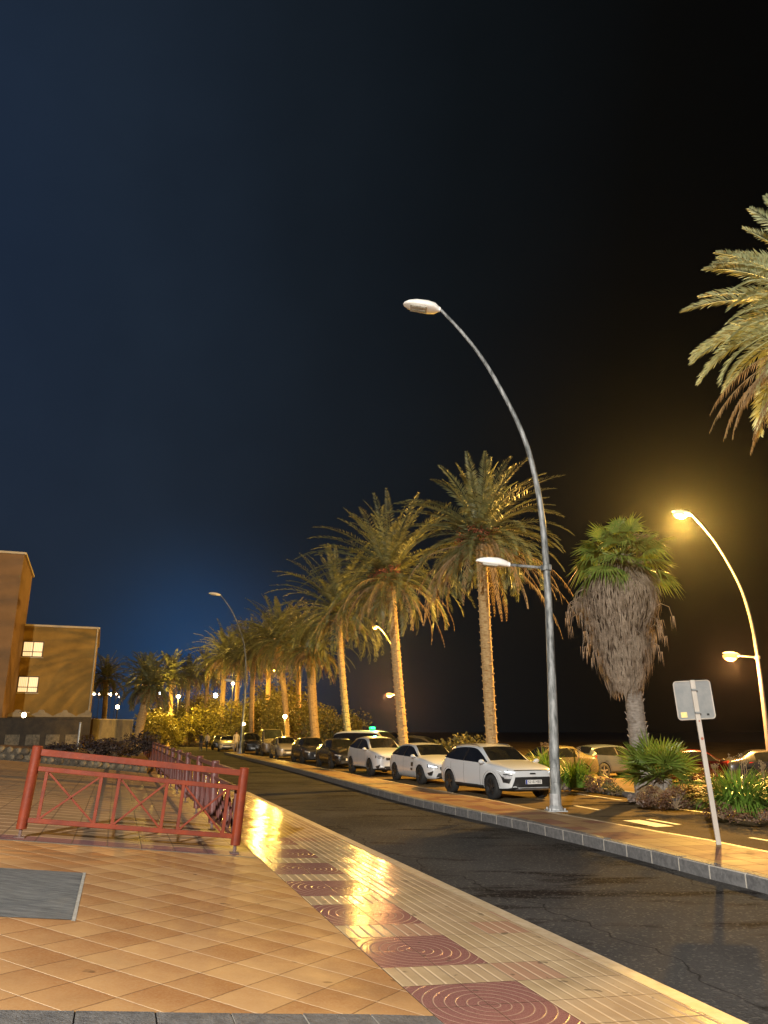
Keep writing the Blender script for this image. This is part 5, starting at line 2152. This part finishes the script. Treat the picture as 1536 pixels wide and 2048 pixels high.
car('sedan_car', 'black saloon car directly behind the tall white taxi', 'car', G(662, 1537), 18, ST_SEDAN, 4.5, 1.8, 1.05, M['black_car'], (.88, .9), .32, False, None, 'normal')
car('sedan_car', 'dark grey car in the row between the black saloon and the beige car', 'car', G(604, 1527), 18, ST_HATCH, 4.2, 1.78, 1.06, M['grey_car'], (.85, .78), .32, False, None, 'normal')
car('hatchback_car', 'beige hatchback parked in front of the big van', 'car', G(553, 1519), 17, ST_HATCH, 4.0, 1.74, 1.05, M['beige_car'], (.82, .74), .31, False, None, 'normal', detail=False)
car('van', 'big dim van with a tall windscreen in the parked row', 'van', G(523, 1512), 16, ST_VAN, 5.0, 1.95, 1.08, M['dim_van'], (.9, .95), .34, False, None, 'normal', detail=False)
car('off_road_car', 'dark upright off-road car beside the dark lamp pole', 'car', G(486, 1508), 18, ST_CROSS, 4.0, 1.75, 1.18, M['grey_car'], (.8, .74), .36, True, None, 'normal', detail=False)
car('hatchback_car', 'cream yellow lit car facing the camera at the far end of the row', 'car', G(437, 1503), 12, ST_HATCH, 4.1, 1.75, 1.02, M['yellow_car'], (.82, .74), .31, False, None, 'normal', detail=False)
car('hatchback_car', 'dark car at the very end of the row beside the walking people', 'car', G(425, 1500), 14, ST_HATCH, 4.1, 1.75, 1.05, M['grey_car'], (.82, .74), .31, False, None, 'normal', detail=False)
G2 = 'cars standing in the lower car park'
car('taxi_van', 'pale roofed taxi van with a glowing green roof sign', 'van', None, 60, ST_VAN, 4.6, 1.9, 1.03, M['beige_car'], (.9, .95), .34, False, M['white_car'], 'normal', sign=.1, detail=False, group=G2, at_center=(-.75, 43.5, -.05))
p = AT(842, 1500, 38)
car('parked_car', 'dark car roof showing behind the white hatchback', 'car', None, 70, ST_SEDAN, 4.4, 1.8, 1.08, M['grey_car'], (.88, .9), .32, detail=False, group=G2, at_center=(p.x, p.y, .1))
p = AT(1098, 1500, 35)
car('parked_car', 'cream yellow car behind the strap leaves left of the lamp pole', 'car', None, -70, ST_SEDAN, 4.4, 1.8, 1.06, M['cream_car'], (.88, .9), .32, detail=False, group=G2, at_center=(p.x, p.y, -.30))
p = AT(1222, 1500, 37)
car('parked_car', 'silver grey car standing behind the dwarf fan palm', 'car', None, 118, ST_CROSS, 4.4, 1.85, 1.06, M['silver_car'], (.88, .8), .36, True, detail=True, group=G2, at_center=(p.x, p.y, -.35), dark_rim=False)
p = AT(1385, 1500, 33)
car('parked_car', 'red car half hidden behind the dwarf fan palm and the sign post', 'car', None, 112, ST_HATCH, 4.1, 1.78, 1.02, M['red_car'], (.82, .74), .32, detail=False, group=G2, at_center=(p.x, p.y, -.35))
p = AT(1545, 1500, 33)
car('parked_car', 'dark car at the right edge below the lit lamp post', 'car', None, 80, ST_SEDAN, 4.4, 1.8, 1.0, M['grey_car'], (.88, .9), .32, detail=False, group=G2, at_center=(p.x, p.y, -.35))

# ------------------------------------------------------------------ pedestrians far down the street
def person(px, py, label, top_m, leg_m, yaw, seed, stride=.18, h=1.7):
    rnd = random.Random(seed)
    p_ = G(px, py, MZ if px > 430 else .0)
    t = thing('person', label, 'person', p_, yaw, 'people walking at the far end')
    k = h / 1.72
    J = {}
    pts = [('pelvis', (0, 0, .93), .13), ('waist', (0, 0, 1.08), .125), ('chest', (0, 0, 1.28), .155), ('neck', (0, 0, 1.47), .058), ('head', (0, -.01, 1.56), .085), ('crown', (0, 0, 1.66), .075),
           ('hipL', (.09, 0, .88), .09), ('kneeL', (.10, -stride, .50), .062), ('ankL', (.10, -stride * .9, .09), .042), ('toeL', (.10, -stride * .9 - .14, .04), .035),
           ('hipR', (-.09, 0, .88), .09), ('kneeR', (-.10, stride * .4, .50), .062), ('ankR', (-.10, stride * 1.5, .11), .042), ('toeR', (-.10, stride * 1.5 - .13, .04), .035),
           ('shL', (.18, 0, 1.40), .06), ('elL', (.23, .06, 1.13), .045), ('wrL', (.22, -.06, .90), .032), ('haL', (.22, -.09, .80), .03),
           ('shR', (-.18, 0, 1.40), .06), ('elR', (-.23, .02, 1.13), .045), ('wrR', (-.22, -.10, .92), .032), ('haR', (-.22, -.13, .82), .03)]
    ed = [('pelvis', 'waist'), ('waist', 'chest'), ('chest', 'neck'), ('neck', 'head'), ('head', 'crown'), ('pelvis', 'hipL'), ('hipL', 'kneeL'), ('kneeL', 'ankL'), ('ankL', 'toeL'), ('pelvis', 'hipR'), ('hipR', 'kneeR'), ('kneeR', 'ankR'), ('ankR', 'toeR'), ('chest', 'shL'), ('shL', 'elL'), ('elL', 'wrL'), ('wrL', 'haL'), ('chest', 'shR'), ('shR', 'elR'), ('elR', 'wrR'), ('wrR', 'haR')]
    ix = {n_: i for i, (n_, _, _) in enumerate(pts)}
    me = bpy.data.meshes.new('body')
    me.from_pydata([tuple(c * k for c in q) for _, q, _ in pts], [(ix[a], ix[b_]) for a, b_ in ed], [])
    o = bpy.data.objects.new('body', me)
    COL.objects.link(o)
    sk = o.modifiers.new('skin', 'SKIN')
    for i, (_, _, r) in enumerate(pts):
        me.skin_vertices[0].data[i].radius = (r * k, r * k * .9)
    me.skin_vertices[0].data[0].use_root = True
    ss = o.modifiers.new('s', 'SUBSURF')
    ss.levels = ss.render_levels = 1
    dg = bpy.context.evaluated_depsgraph_get()
    dg.update()
    m2 = bpy.data.meshes.new_from_object(o.evaluated_get(dg), depsgraph=dg)
    bpy.data.objects.remove(o)
    m2.name = 'body'
    m2.materials.clear()
    for x in (M['skin'], top_m, leg_m):
        m2.materials.append(x)
    mi_ = []
    for q in m2.polygons:
        z = q.center.z / k
        ax_ = abs(q.center.x) / k
        if z > 1.47 or (z < .97 and ax_ > .17):
            mi_.append(0)
        elif z > .95:
            mi_.append(1)
        else:
            mi_.append(2)
    m2.polygons.foreach_set('material_index', mi_)
    m2.polygons.foreach_set('use_smooth', [True] * len(mi_))
    b2 = bpy.data.objects.new('body', m2)
    COL.objects.link(b2)
    b2.parent = t
    mb = MB()
    mb.ball((0, .012 * k, 1.635 * k), .098 * k, 1, 1.05, 1.0, 10, 8)
    mb.build('hair', M['hair'], t, True)
    return t


person(471, 1504, 'person in pale clothes walking beside the dark lamp pole', M['cloth_white'], M['cloth_white'], .3, 1)
person(413, 1503, 'person in a pale top walking left of the cream car', M['cloth_white'], M['cloth_dark'], -.2, 2)
person(401, 1503, 'person in dark clothes, leftmost of the walking people', M['cloth_dark'], M['cloth_blue'], .1, 3)

# ------------------------------------------------------------------ sky, camera, render settings
w = bpy.data.worlds.new('World')
SC.world = w
w.use_nodes = True
nt = w.node_tree
nb = NB(nt)
bg = nt.nodes['Background']
gen = nb.n('ShaderNodeTexCoord').outputs['Generated']
nrm = nb.n('ShaderNodeVectorMath', operation='NORMALIZE')
nb.put(nrm.inputs[0], gen)
dv = nrm.outputs[0]
xx = nb.dot(dv, (1, 0, 0))
rp = nb.n('ShaderNodeValToRGB')
nb.put(rp.inputs[0], nb.rng(xx, -.6, .6))
cr = rp.color_ramp
cr.elements[0].position = 0.0
cr.elements[0].color = (.0110, .0215, .048, 1)
cr.elements[1].position = 1.0
cr.elements[1].color = (.0009, .0008, .0007, 1)
for pos, c_ in ((.25, (.0118, .0200, .035)), (.42, (.0075, .0118, .018)), (.58, (.0042, .0062, .0082)), (.75, (.0022, .0024, .0024))):
    e = cr.elements.new(pos)
    e.color = (*c_, 1)
gd = ray(395, 1340).normalized()
gl = nb.m('MAXIMUM', nb.dot(dv, tuple(gd)), 0.0)
gl = nb.m('POWER', gl, 150.0)
sky = nb.mix(nb.m('MULTIPLY', gl, 1.0), rp.outputs[0], (.012, .046, .120))
low = nb.rng(nb.dot(dv, (0, 0, 1)), .05, .55, 1.0, 0.0)
wsh = nb.m('MULTIPLY', nb.rng(xx, -.5, .1, .55, 0.0), low)
sky = nb.mix(wsh, sky, nb.mix(gl, (.0175, .0235, .0315), (.016, .048, .118)))
cloud = nb.rng(nb.noise(dv, 3.2, 4, .55), .3, .7, .86, 1.12)
vm = nb.n('ShaderNodeVectorMath', operation='SCALE')
nb.put(vm.inputs[0], sky)
nb.put(vm.inputs['Scale'], cloud)
sky = vm.outputs[0]
nb.put(bg.inputs['Color'], sky)
bg.inputs['Strength'].default_value = 1.0

if GLARE_HAZE:
    mb = MB()
    mb.box((-20, 95, 19), (300, 290, 40))
    hz = mb.build('glare_haze', None)
    hz.data.materials.clear()
    m, nt2, b = new_mat('lamp_glare_haze')
    nt2.nodes.remove(b)
    pv = nt2.nodes.new('ShaderNodeVolumePrincipled')
    pv.inputs['Color'].default_value = (.9, .92, .95, 1)
    pv.inputs['Density'].default_value = GLARE_HAZE
    pv.inputs['Anisotropy'].default_value = .9
    nt2.links.new(pv.outputs[0], nt2.nodes['Material Output'].inputs['Volume'])
    hz.data.materials.append(m)
    hz['kind'] = 'stuff'
cam = bpy.data.cameras.new('camera')
co = bpy.data.objects.new('camera', cam)
COL.objects.link(co)
co.location = (0, 0, H)
co.rotation_euler = (math.pi / 2 + TH, 0, 0)
cam.sensor_fit = 'HORIZONTAL'
cam.sensor_width = 36
cam.lens = F / 1536 * 36
cam.clip_end = 3000
SC.camera = co
SC.render.resolution_x, SC.render.resolution_y = 768, 1024
SC.view_settings.view_transform = 'Standard'
SC.view_settings.look = 'None'
SC.view_settings.exposure = 0
SC.view_settings.gamma = 1
SC.cycles.use_denoising = True
SC.cycles.max_bounces = 5
SC.cycles.diffuse_bounces = 3
SC.cycles.glossy_bounces = 3
SC.cycles.transmission_bounces = 3
SC.cycles.sample_clamp_indirect = 4
SC.cycles.caustics_reflective = False
SC.cycles.caustics_refractive = False
